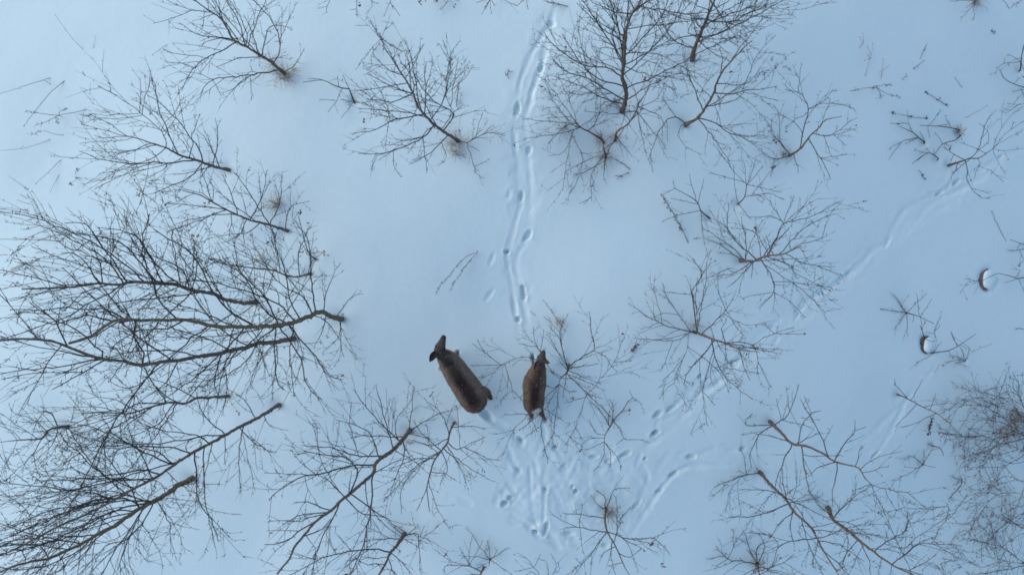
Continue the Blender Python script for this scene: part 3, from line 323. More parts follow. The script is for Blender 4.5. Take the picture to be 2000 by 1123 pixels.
def ground(x, y):
    """snow surface: soft drifts on a swell invented to grade the light"""
    x = np.asarray(x, float); y = np.asarray(y, float)
    t = x * .97 - y * .24                        # made-up swell: faces the sun at left, tips away to dim the right
    tp = np.clip(t, 0, None); tp = 9 * np.tanh(tp / 9); tn = 11 * np.tanh(np.clip(t, None, 0) / 11)
    z = -.0085 * tp * tp - .0020 * tn * tn - .0042 * tp ** 3 + .0015 * tn ** 3
    yl = np.clip(-y - .8, 0, None); yl = 4 * np.tanh(yl / 4); z = z - .046 * yl * yl  # added slope that darkens the snow at the foot of the picture
    z = z + .042 * value_noise(x / 2.1 + 3, y / 2.1 + 7, 1) + .015 * value_noise(x / .95, y / .95, 2)
    return z
Z00 = float(ground(0., 0.))
def gz(x, y): return float(ground(x, y)) - Z00

def P(px, py, z):
    k = (CAM_H - z) / CAM_H / PX
    return Vector(((px - 1000) * k, -(py - 561.5) * k, z))
def PG(px, py, dz=0.):
    z = 0.
    for _ in range(4):
        p = P(px, py, z); z = gz(p.x, p.y) + dz
    return P(px, py, z)

def link(name, me, m, parent=None, loc=None):
    o = bpy.data.objects.new(name, me); COL.objects.link(o)
    if m is not None and len(me.materials) == 0: me.materials.append(m)
    if parent is not None: o.parent = parent
    if loc is not None: o.location = loc
    return o
def empty(name, loc):
    o = bpy.data.objects.new(name, None); COL.objects.link(o); o.location = loc; o.empty_display_size = .1
    return o
def tag(o, label, cat, group=None):
    o['label'] = label; o['category'] = cat
    if group: o['group'] = group
    return o

class MB:
    """collects tubes and leaves, then links them as one mesh"""
    def __init__(s, origin=(0, 0, 0)): s.v = []; s.f = []; s.o = Vector(origin)
    def tube(s, pts, rads, n=3, cap=True):
        base = len(s.v); k = len(pts); o = s.o
        t = (pts[1] - pts[0]).normalized()
        a = Vector((0, 0, 1)) if abs(t.z) < .9 else Vector((1, 0, 0))
        u = t.cross(a).normalized()
        cs = [(math.cos(2 * math.pi * j / n), math.sin(2 * math.pi * j / n)) for j in range(n)]
        for i in range(k):
            if 0 < i < k - 1: t = (pts[i + 1] - pts[i - 1])
            elif i == k - 1: t = (pts[i] - pts[i - 1])
            t = t.normalized()
            u = (u - t * u.dot(t))
            u = u.normalized() if u.length > 1e-6 else t.orthogonal().normalized()
            v = t.cross(u); r = rads[i]; p = pts[i] - o
            for cx, cy in cs:
                s.v.append((p.x + (u.x * cx + v.x * cy) * r, p.y + (u.y * cx + v.y * cy) * r, p.z + (u.z * cx + v.z * cy) * r))
        for i in range(k - 1):
            b0 = base + i * n; b1 = b0 + n
            for j in range(n):
                j2 = (j + 1) % n
                s.f.append((b0 + j, b0 + j2, b1 + j2, b1 + j))
        if cap:
            s.f.append(tuple(base + j for j in range(n))[::-1])
            s.f.append(tuple(base + (k - 1) * n + j for j in range(n)))
    def bead(s, p, r, rng, asp=1.5):
        d = Vector((rng.gauss(0, 1), rng.gauss(0, 1), rng.gauss(0, 1))).normalized()
        u = d.orthogonal().normalized(); v = d.cross(u); b = len(s.v); p = p - s.o
        for q in (p - d * r * asp, p + d * r * asp, p + u * r, p + v * r, p - u * r, p - v * r): s.v.append(tuple(q))
        for i in range(4):
            a, c = b + 2 + i, b + 2 + (i + 1) % 4
            s.f.append((b, c, a)); s.f.append((b + 1, a, c))
    def leaf(s, p, L, rng):
        d = Vector((rng.gauss(0, 1), rng.gauss(0, 1), rng.gauss(-.3, .6))).normalized()
        u = d.orthogonal().normalized(); nn = d.cross(u); b = len(s.v); p = p - s.o
        wd = L * rng.uniform(.28, .45); cu = L * rng.uniform(.15, .4)
        for q in (p, p + d * L * .5 + u * wd + nn * cu, p + d * L + nn * cu * .3, p + d * L * .5 - u * wd + nn * cu, p + d * L * .5 - nn * cu * .2): s.v.append(tuple(q))
        s.f += [(b, b + 1, b + 4), (b + 1, b + 2, b + 4), (b + 2, b + 3, b + 4), (b + 3, b, b + 4)]
    def mesh(s, name, smooth=True):
        me = bpy.data.meshes.new(name); me.from_pydata(s.v, [], s.f)
        if smooth: me.polygons.foreach_set('use_smooth', [True] * len(me.polygons))
        return me
    def build(s, name, m, parent=None, loc=None, smooth=True):
        return link(name, s.mesh(name, smooth), m, parent, loc)

def smooth_path(pts, rads, step):
    """Catmull-Rom through 3D points, resampled"""
    if len(pts) < 3:
        n = max(2, int((pts[-1] - pts[0]).length / step))
        return [pts[0].lerp(pts[-1], i / n) for i in range(n + 1)], [rads[0] + (rads[-1] - rads[0]) * i / n for i in range(n + 1)]
    Q = [pts[0] * 2 - pts[1]] + list(pts) + [pts[-1] * 2 - pts[-2]]
    op, orr = [], []
    for i in range(1, len(Q) - 2):
        a, b, c, d = Q[i - 1:i + 3]
        n = max(1, int((c - b).length / step))
        for j in range(n):
            t = j / n; t2 = t * t; t3 = t2 * t
            op.append((b * 2 + (c - a) * t + (a * 2 - b * 5 + c * 4 - d) * t2 + (b * 3 - a - c * 3 + d) * t3) * .5)
            orr.append(rads[i - 1] + (rads[i] - rads[i - 1]) * t)
    op.append(pts[-1]); orr.append(rads[-1])
    return op, orr

# ------------------------------------------------------------------ ground: one snow sheet to the horizon
def px_pts(flat, dz=0.): return [PG(flat[i], flat[i + 1], dz) for i in range(0, len(flat), 2)]
def build_snow():
    st = .0165
    fx = np.arange(-7.7, 7.7001, st); fy = np.arange(-4.5, 4.5001, st)
    ext = []; d = st
    s = 0.
    while s < 450: d *= 1.19; s += d; ext.append(s)
    ext = np.array(ext)
    xs = np.concatenate([fx[0] - ext[::-1], fx, fx[-1] + ext]); ys = np.concatenate([fy[0] - ext[::-1], fy, fy[-1] + ext])
    X, Y = np.meshgrid(xs, ys)
    Z = ground(X, Y) - Z00
    def win(x0, x1, y0, y1):
        return slice(max(0, np.searchsorted(xs, x0)), np.searchsorted(xs, x1)), slice(max(0, np.searchsorted(ys, y0)), np.searchsorted(ys, y1))
    # trodden patch round the crossing of the tracks
    c = PG(1115, 950); sx, sy = win(c.x - 1.6, c.x + 1.9, c.y - 1.3, c.y + 1.3)
    x, y = X[sy, sx], Y[sy, sx]
    warp = .10 * value_noise(x * 3, y * 3, 41)
    m = np.clip(1.25 - np.hypot((x - c.x) / 1.25, (y - c.y) / .85) + .3 * value_noise(x * 2.2, y * 2.2, 40), 0, 1) ** 1.2
    lump = .5 * value_noise((x + warp) * 6.5, (y - warp) * 6.5, 42) + .5 * np.abs(value_noise((x - warp) * 4.2, (y + warp) * 4.2, 43)) + .2 * value_noise(x * 15, y * 15, 44)
    Z[sy, sx] += m * (lump * .026 - .010)
    # furrows
    for k, (pl, wd, dp) in enumerate(TRAILS):
        pts = px_pts(pl)
        sp, _ = smooth_path(pts, [0] * len(pts), .08)
        A = np.array([(p.x, p.y) for p in sp])
        pad = wd * 3.5
        sx, sy = win(A[:, 0].min() - pad, A[:, 0].max() + pad, A[:, 1].min() - pad, A[:, 1].max() + pad)
        x, y = X[sy, sx], Y[sy, sx]
        D = np.full(x.shape, 1e9); Tm = np.zeros(x.shape)
        for i in range(len(A) - 1):
            a, b = A[i], A[i + 1]; e = b - a; L2 = e @ e + 1e-12
            t = np.clip(((x - a[0]) * e[0] + (y - a[1]) * e[1]) / L2, 0, 1)
            dd = np.hypot(x - a[0] - t * e[0], y - a[1] - t * e[1])
            mk = dd < D; D[mk] = dd[mk]; Tm[mk] = (i + t[mk]) / (len(A) - 1)
        nz = value_noise(x * 9, y * 9, 50 + k); n2 = value_noise(x * 3.5, y * 3.5, 80 + k)
        q = D / (wd * (1.0 if wd > .1 else .78)) * (1 + .32 * nz) + .2 * value_noise(x * 22, y * 22, 90 + k)
        fade = np.clip(np.minimum(Tm, 1 - Tm) * 14, .0, 1)
        prof = -np.exp(-np.clip(q, 0, 6) ** 2.2) * (1 + .35 * n2) + .20 * np.exp(-((q - 1.5) / .5) ** 2) * (1 + .6 * nz)
        Z[sy, sx] += prof * dp * fade * (.30 if wd < .1 else .30) * np.clip(.75 + .55 * n2 + .35 * value_noise(x * 1.3, y * 1.3, 120 + k), .12, 1.4)
    # scuffs and half-filled prints over the trodden patch
    rs = random.Random(77); scuff = []
    for _ in range(42):
        a = rs.uniform(0, 6.283); r = math.sqrt(rs.random())
        scuff.append((1120 + 165 * r * math.cos(a), 945 + 118 * r * math.sin(a), rs.uniform(.06, .16), rs.uniform(.035, .07), rs.choice([80, 95, 30, 10, 150, rs.uniform(0, 180)]) + rs.gauss(0, 25), rs.uniform(.008, .026)))
    for _ in range(16):
        k = 1; q = rs.random()
        px_, py_ = ((1300 + 560 * q, 835 - 480 * q) if k else (1020 + 30 * math.sin(q * 9), 40 + 620 * q))
        scuff.append((px_ + rs.gauss(0, 10), py_ + rs.gauss(0, 10), rs.uniform(.05, .11), rs.uniform(.022, .035), (38 if k else 85) + rs.gauss(0, 15), rs.uniform(.015, .04)))
    # hoof holes and dragged slots
    for k, (hx, hy, hl, hw, an, dp) in enumerate(HOLES + scuff + [(a, b, l * .7, w_ * .7, an_, d_ * .9) for (a, b, l, w_, an_, d_) in DEER_HOLES]):
        c = PG(hx, hy); a = math.radians(an); R = max(hl, hw) * 2.6
        sx, sy = win(c.x - R, c.x + R, c.y - R, c.y + R)
        x, y = X[sy, sx] - c.x, Y[sy, sx] - c.y
        u = (x * math.cos(a) + y * math.sin(a)) / hl; v = (-x * math.sin(a) + y * math.cos(a)) / hw
        q = np.hypot(u, v) * (1 + .22 * value_noise((x + hx) * 17, (y + hy) * 25, 7))
        Z[sy, sx] += dp * (.58 if dp > .04 else .6) * (-np.exp(-np.clip(q, 0, 5) ** 4) + (.05 if k >= len(HOLES) + len(scuff) else .10) * np.exp(-((q - 1.5) / .45) ** 2))
    # hollows the wind leaves round stems, drifts against them
    for t in TREES:
        c = PG(t[5][0], t[5][1]); r = .05 + t[4] * 2.2
        sx, sy = win(c.x - 1, c.x + 1, c.y - 1, c.y + 1)
        q = np.hypot(X[sy, sx] - c.x, Y[sy, sx] - c.y)
        Z[sy, sx] += -.034 * np.exp(-(q / r) ** 2) - .036 * np.exp(-(q / .42) ** 2) * min(1, t[4] / .018)
    for s_ in STUMPS:
        c = PG(s_[1], s_[2]); sx, sy = win(c.x - 1, c.x + 1, c.y - 1, c.y + 1)
        q = np.hypot(X[sy, sx] - c.x, Y[sy, sx] - c.y)
        Z[sy, sx] += -.07 * np.exp(-(q / (s_[3] * 1.2)) ** 4)
    Z += .0008 * value_noise(X * 21, Y * 21, 5) + .0014 * value_noise(X * 4.3, Y * 4.3, 6)
    ny, nx = X.shape
    me = bpy.data.meshes.new('snow_ground')
    me.vertices.add(nx * ny)
    me.vertices.foreach_set('co', np.stack([X, Y, Z], -1).astype(np.float32).ravel())
    i = (np.arange(ny - 1)[:, None] * nx + np.arange(nx - 1)[None, :]).ravel()
    idx = np.stack([i, i + 1, i + nx + 1, i + nx], -1).astype(np.int32)
    me.loops.add(idx.size); me.loops.foreach_set('vertex_index', idx.ravel())
    me.polygons.add(len(idx)); me.polygons.foreach_set('loop_start', np.arange(0, idx.size, 4, dtype=np.int32))
    me.polygons.foreach_set('use_smooth', np.ones(len(idx), dtype=bool))
    me.update(calc_edges=True)
    o = link('snow_ground', me, M_SNOW); o['kind'] = 'structure'
    o['label'] = 'smooth bluish snow field crossed by deer trails'
    return o
DEER_HOLES = [(893, 690, .06, .045, 40, .15), (864, 718, .05, .04, 60, .15), (926, 799, .06, .045, 60, .15), (956, 777, .045, .035, 60, .13),
              (1040, 697, .075, .04, 85, .13), (1056, 724, .05, .04, 90, .14), (1039, 816, .06, .04, 85, .14), (1065, 820, .07, .04, -55, .13)]
snow = build_snow()

# ------------------------------------------------------------------ trees, shrubs, saplings
def grow(mb, p, d, L, r, level, rng, dens, spurs=True, tips=None):
    n = max(3, int(L / .07)); st = L / n; pts = [p.copy()]; dirs = [d.copy()]
    bend = Vector((rng.gauss(0, 1), rng.gauss(0, 1), rng.gauss(.35, .6))) * .05
    for i in range(n):
        d = (d + bend + Vector((rng.gauss(0, 1), rng.gauss(0, 1), rng.gauss(0, .8))) * .06).normalized()
        p = p + d * st; pts.append(p); dirs.append(d)
    if pts[-1].z > CAM_H * .8: return
    rads = [r + (r * .42 - r) * i / n for i in range(n + 1)]
    mb.tube(pts, rads, 3)
    if tips is not None: tips.append(pts[-1])
    side_twigs(mb, pts, dirs, rads, L, level, rng, dens, spurs, tips)

def side_twigs(mb, pts, dirs, rads, L, level, rng, dens, spurs=True, tips=None, t0=.15):
    n = len(pts) - 1
    if level > 0:
        nc = rng.gauss(L / .135, .7) * dens
        nc = int(nc) + (1 if rng.random() < nc - int(nc) else 0)
        ph = rng.uniform(0, 6.28)
        for c in range(max(0, nc)):
            t = t0 + (1 - t0) * (c + rng.uniform(.1, .9)) / max(1, nc)
            t = min(t, .97); i = min(n - 1, int(t * n)); q = pts[i].lerp(pts[i + 1], t * n - i)
            dd = dirs[min(i, len(dirs) - 1)]
            u = dd.orthogonal().normalized(); v = dd.cross(u); ph += 2.4 + rng.gauss(0, .5)
            a = math.radians(rng.gauss(38, 10)); side = u * math.cos(ph) + v * math.sin(ph)
            side.z = side.z * .8 + .12
            nd = (dd * math.cos(a) + side * math.sin(a)).normalized()
            l2 = min(1.1, L * (.2 + .55 * rng.random()) * (1.15 - .6 * t))
            if l2 < .05: l2 = .05 + .04 * rng.random()
            grow(mb, q, nd, l2, max(.0022, rads[i] * .60), level - 1, rng, dens * .85, spurs, tips)
    if spurs:
        ns = int(L / .10 * rng.uniform(.6, 1.1))
        for _ in range(ns):
            t = rng.uniform(.08, .98); i = min(n - 1, int(t * n)); q = pts[i].lerp(pts[i + 1], t * n - i)
            dd = dirs[min(i, len(dirs) - 1)]
            nd = (dd * .45 + Vector((rng.gauss(0, 1), rng.gauss(0, 1), rng.gauss(0, 1)))).normalized()
            l3 = rng.uniform(.012, .045)
            mb.tube([q, q + nd * l3], [.0031, .0022], 3)

def limb_path(flat, anchors, kmin):
    """lift a surveyed limb into space: it leaves the nearest stem point and climbs outward"""
    pp = [(flat[i], flat[i + 1]) for i in range(0, len(flat), 2)]
    best = min(anchors, key=lambda a: (a[0] - pp[0][0]) ** 2 + (a[1] - pp[0][1]) ** 2)
    z = best[2]; rr = best[3]
    start = best[4]
    out = [start]; pix = [(best[0], best[1], z)]
    px, py = best[0], best[1]
    if (px - pp[0][0]) ** 2 + (py - pp[0][1]) ** 2 < 20 ** 2: pp = pp[1:]
    for (x, y) in pp:
        dx, dy = x - px, y - py; ln = math.hypot(dx, dy) + 1e-6
        ro = math.hypot(x - 1000, y - 561.5) + 1e-6
        c = (dx * (x - 1000) + dy * (y - 561.5)) / ln / ro
        m = ln / PX * (CAM_H - z) / CAM_H
        k = max(kmin, .30 + .50 * c)
        z = min(z + k * m, CAM_H * .72)
        q = P(x, y, z)
        g = gz(q.x, q.y) + .03
        if z < g: z = g; q = P(x, y, z)
        out.append(q); pix.append((x, y, z)); px, py = x, y
    return out, pix, rr

def densify(pix, pts, rads):
    a = []
    for i in range(len(pix) - 1):
        n = max(1, int(math.hypot(pix[i + 1][0] - pix[i][0], pix[i + 1][1] - pix[i][1]) / 6))
        for j in range(n):
            t = j / n
            x = pix[i][0] + (pix[i + 1][0] - pix[i][0]) * t; y = pix[i][1] + (pix[i + 1][1] - pix[i][1]) * t
            z = pix[i][2] + (pix[i + 1][2] - pix[i][2]) * t
            a.append((x, y, z, rads[i] + (rads[i + 1] - rads[i]) * t, P(x, y, z)))
    x, y, z = pix[-1]; a.append((x, y, z, rads[-1], P(x, y, z)))
    return a

def build_tree(idx, rec):
    name, cat, label, group, rb, tr, limbs, o = rec
    rng = random.Random(1000 + idx * 17)
    kmin = o.get('kmin', .06); tw = o.get('tw', 1.0)
    pp = [(tr[i], tr[i + 1]) for i in range(0, len(tr), 2)]
    base = PG(*pp[0], -.01); r0 = math.hypot(pp[0][0] - 1000, pp[0][1] - 561.5)
    pix = []; z = base.z; tot = 0.
    for i, (x, y) in enumerate(pp):
        if i == 0: pix.append((x, y, base.z)); continue
        ln = math.hypot(x - pp[i - 1][0], y - pp[i - 1][1]) / PX * (CAM_H - z) / CAM_H
        if 'zl' in o: z = base.z + o['zl'][min(i, len(o['zl']) - 1)]
        elif 'z' in o: z = base.z + o['z'] * i / (len(pp) - 1)
        elif 'low' in o: z = z + .45 * ln
        else:
            r = math.hypot(x - 1000, y - 561.5)
            zz = base.z + (CAM_H - base.z) * (1 - r0 / max(r, r0)) * .93
            z = min(max(zz, z + .35 * ln), CAM_H * .70)
        pix.append((x, y, z))
    pts = [P(*q) for q in pix]
    n = len(pts); cum = [0.]
    for i in range(1, n): cum.append(cum[-1] + (pts[i] - pts[i - 1]).length)
    H = max(cum[-1], .01)
    rend = max(.0035, rb * .22)
    rads = [rend + (rb - rend) * (1 - c / H) ** .9 for c in cum]
    root = empty(name, base); tag(root, label, cat, group)
    mt = M_TWIGR if o.get('red') else M_TWIG
    mb = MB(base)
    sp, sr = smooth_path(pts, rads, .05)
    for i in range(2, len(sp)): sp[i] = sp[i] + Vector((rng.gauss(0, 1), rng.gauss(0, 1), rng.gauss(0, 1))) * sr[i] * .16
    down = [sp[0] - (sp[1] - sp[0]).normalized() * .10 - Vector((0, 0, .22))]
    big = rb > .012
    # slightly uneven bark: jitter of the radius, root flare
    sr2 = [r * (1 + .08 * rng.gauss(0, 1)) * (1 + .35 * math.exp(-i / 1.6)) for i, r in enumerate(sr)]
    mb.tube(down + sp, [sr2[0] * 1.15] + sr2, 9 if big else 5)
    if rb > .017:   # knots where branches broke off
        for _ in range(rng.randint(2, 5)):
            i = rng.randrange(2, max(3, len(sp) * 2 // 3)); d = Vector((rng.gauss(0, 1), rng.gauss(0, 1), rng.gauss(0, 1))).normalized()
            mb.tube([sp[i], sp[i] + d * (sr[i] + .012)], [sr[i] * .5, sr[i] * .34], 5)
    barkm = (M_BARK2 if idx % 4 == 1 else M_BARK) if big else (mt if not big and rb < .01 else M_BARK)
    mb.build('trunk', barkm, root)
    anchors = densify(pix, pts, rads)
    tips = []
    all_limbs = []
    for fl in limbs:
        q, pxs, rr = limb_path(fl, anchors, kmin)
        all_limbs.append((q, pxs, rr)) if len(q) > 1 else None
        if len(q) < 2: continue
        L = sum((q[i + 1] - q[i]).length for i in range(len(q) - 1))
        rs = max(.0034, min(rr * .6, .0042 + .0042 * L)); re_ = max(.0025, rs * .40)
        if rb < .010: rs = min(rs, .0042)
        rl = [rs + (re_ - rs) * i / (len(q) - 1) for i in range(len(q))]
        anchors += densify(pxs, q, rl)
        make_branch(root, base, q, rl, L, rng, tw, mt, tips)
    nb = o.get('nb', 0); Lb = o.get('Lb', 1.0)
    for b in range(nb):
        t = .22 + .76 * (b + rng.random()) / nb; i = min(len(sp) - 2, int(t * (len(sp) - 1)))
        az = b * 2.4 + rng.gauss(0, .4); el = math.radians(rng.gauss(48, 9))
        d = Vector((math.cos(az) * math.cos(el), math.sin(az) * math.cos(el), math.sin(el)))
        out = Vector((sp[i].x, sp[i].y, 0)).normalized().dot(Vector((d.x, d.y, 0)).normalized())
        L = Lb * rng.uniform(.6, 1.15) * (1.15 - .6 * t) * (1 if out > -.1 else .5 if sp[i].z > 2 else .75); k = max(3, int(L / .16))
        q = [sp[i].copy()]; p = sp[i].copy(); bend = Vector((rng.gauss(0, 1), rng.gauss(0, 1), rng.gauss(.5, .5))) * .05
        for _ in range(k):
            d = (d + bend + Vector((rng.gauss(0, 1), rng.gauss(0, 1), rng.gauss(0, 1))) * .06).normalized(); p = p + d * (L / k); q.append(p)
        rs = max(.003, min(sr[i] * .55, .0032 + .0032 * L))
        make_branch(root, base, q, [rs + (rs * .4 - rs) * j / k for j in range(k + 1)], L, rng, tw, mt, tips)
    nl = o.get('leaf', 3 if len(tips) > 40 else (1 if idx % 2 else 0))
    if nl and tips:
        lm = MB(base)
        for _ in range(nl):
            c = rng.choice(tips)
            for _ in range(rng.randint(1, 4)): lm.leaf(c + Vector((rng.gauss(0, 1), rng.gauss(0, 1), rng.gauss(0, 1))) * .012, rng.uniform(.02, .045), rng)
        lo = lm.build('dead_leaves', M_DEAD, root); lo['kind'] = 'stuff'
    return root

def make_branch(root, base, q, rl, L, rng, tw, mt, tips):
    sp, sr = smooth_path(q, rl, .07)
    # natural kinks
    for i in range(1, len(sp)): sp[i] = sp[i] + Vector((rng.gauss(0, 1), rng.gauss(0, 1), rng.gauss(0, 1))) * min(.0055, sr[i] * 1.1 + .002)
    mb = MB(base); mb.tube(sp, sr, 5 if rl[0] > .006 else 4)
    br = mb.build('branch', mt, root)
    tips.append(sp[-1])
    dirs = [(sp[min(i + 1, len(sp) - 1)] - sp[max(0, i - 1)]).normalized() for i in range(len(sp))]
    t = MB(base)
    side_twigs(t, sp, dirs, sr, L, 2 if L > .6 else 1, rng, tw, True, tips)
    for _ in range(int(L * 2)):
        if rng.random() < .5: t.bead(sp[-1] + Vector((rng.gauss(0, 1), rng.gauss(0, 1), 0)) * .006, rng.uniform(.003, .007), rng)
    if t.v:
        to = t.build('twigs', mt, br); to['kind'] = 'stuff'

for i, rec in enumerate(TREES): build_tree(i, rec)

# ------------------------------------------------------------------ weeds
def build_weed(idx, rec):
    label, kind, thin, cat, stalks = rec
    rng = random.Random(5000 + idx)
    b0 = PG(stalks[0][0], stalks[0][1], -.01)
    root = empty('dead_weed', b0); tag(root, label, cat, 'dead weeds standing in the snow')
    m = M_STRAW if kind == 'bare' else M_STALK
    hd = MB(b0)
    for si, fl in enumerate(stalks):
        pp = [(fl[i], fl[i + 1]) for i in range(0, len(fl), 2)]
        first = PG(*pp[0], -.01) if (si == 0 or kind == 'stub') else None
        pts = []; z = first.z if first is not None else gz(*(PG(*pp[0]).xy)) + .10
        slope = {'bare': .22, 'stub': .7}.get(kind, .38)
        for i, (x, y) in enumerate(pp):
            if i: z += slope * math.hypot(x - pp[i - 1][0], y - pp[i - 1][1]) / PX
            q = P(x, y, z); g = gz(q.x, q.y) - (.012 if i == 0 else -.012)
            if z < g: z = g; q = P(x, y, z)
            pts.append(q)
        r = .0036 * thin
        sp, sr = smooth_path(pts, [r + (r * .6 - r) * i / (len(pts) - 1) for i in range(len(pts))], .03)
        for i in range(1, len(sp)): sp[i] = sp[i] + Vector((rng.gauss(0, 1), rng.gauss(0, 1), rng.gauss(0, 1))) * .002
        mb = MB(b0); mb.tube([sp[0] - Vector((0, 0, .08))] + sp, [sr[0]] + sr, 4)
        mb.build('stalk', m, root)
        L = sum((sp[i + 1] - sp[i]).length for i in range(len(sp) - 1))
        def at(t):
            i = min(len(sp) - 2, int(t * (len(sp) - 1))); return sp[i].lerp(sp[i + 1], t * (len(sp) - 1) - i)
        rv = lambda s: Vector((rng.gauss(0, 1), rng.gauss(0, 1), rng.gauss(0, 1))) * s
        if kind == 'seed':
            for _ in range(int(L * 75 * thin)):
                q = at(rng.uniform(.25, 1)); e = q + rv(.012 * thin); hd.tube([q, e], [.0012, .001], 3); hd.bead(e, rng.uniform(.003, .0065) * thin ** .5, rng)
        elif kind == 'plume':
            for _ in range(int(L * 160 * thin)):
                q = at(rng.uniform(.2, 1)); e = q + (sp[-1] - sp[0]).normalized() * rng.uniform(0, .03) + rv(.016 * thin); hd.tube([q, e], [.0016, .001], 3)
                if rng.random() < .5: hd.bead(e, rng.uniform(.002, .004), rng)
        elif kind == 'button':
            for c in range(3):
                q = at(1 - c * .13)
                for _ in range(5):
                    e = q + rv(.016); hd.tube([q, e], [.0014, .0012], 3); hd.bead(e, rng.uniform(.005, .0075), rng, .8)
        elif kind == 'clump':
            for tt, nn in ((1, 9), (.5, 4), (.05, 6)):
                for _ in range(nn): hd.bead(at(tt) + rv(.012 * thin), rng.uniform(.006, .011), rng)
        elif kind == 'stub':
            for _ in range(3): e = at(rng.uniform(.3, 1)); hd.tube([e, e + rv(.02)], [.003 * thin, .002], 3)
            hd.bead(sp[0] + Vector((0, 0, .01)), .008 * thin, rng)
        elif kind == 'cap':
            for tt in (.0, .35, .7, 1):
                for _ in range(5): hd.bead(at(tt) + rv(.011), rng.uniform(.009, .014), rng, 1)
        else:
            e = sp[-1]; hd.bead(e, .006 * thin, rng, 2.2)
            if L > .4: q = at(.6); hd.tube([q, q + rv(.03)], [.002, .0015], 3)
    if hd.v:
        h = hd.build('seed_heads', M_SEED if kind != 'bare' else M_STALK, root); h['kind'] = 'stuff'
for i, rec in enumerate(WEEDS): build_weed(i, rec)

# ------------------------------------------------------------------ grass tufts
def build_tuft(idx, rec):
    label, pt, rad, n, h, colr = rec
    rng = random.Random(7000 + idx); b = PG(pt[0], pt[1], -.02)
    mb = MB(b)
    for _ in range(int(n * .36)):
        a = rng.uniform(0, 6.283); rr = rad * .85 * abs(rng.gauss(0, .5))
        p = b + Vector((math.cos(a) * rr, math.sin(a) * rr, 0)); p.z = gz(p.x, p.y) - .05
        a2 = a + rng.gauss(0, .9); d = Vector((math.cos(a2), math.sin(a2), 0)); L = h * rng.uniform(.45, 1.15); le = rng.uniform(.15, .8)
        q1 = p + Vector((0, 0, L * .5)) + d * L * .2 * le; q2 = q1 + Vector((0, 0, L * .3 * (1 - le * .7))) + d * L * .5 * le
        q3 = q2 + d * L * .28 + Vector((0, 0, -L * .12 * le))
        mb.tube([p, q1, q2, q3], [.0022, .0020, .0017, .0010], 3)
        if rng.random() < .1: mb.leaf(q2, rng.uniform(.02, .04), rng)
    o = mb.build('grass_tuft', M_GRASS2 if colr else M_GRASS, None, b)
    tag(o, label, 'grass tuft', 'tufts of dry grass in the snow')
for i, rec in enumerate(TUFTS): build_tuft(i, rec)

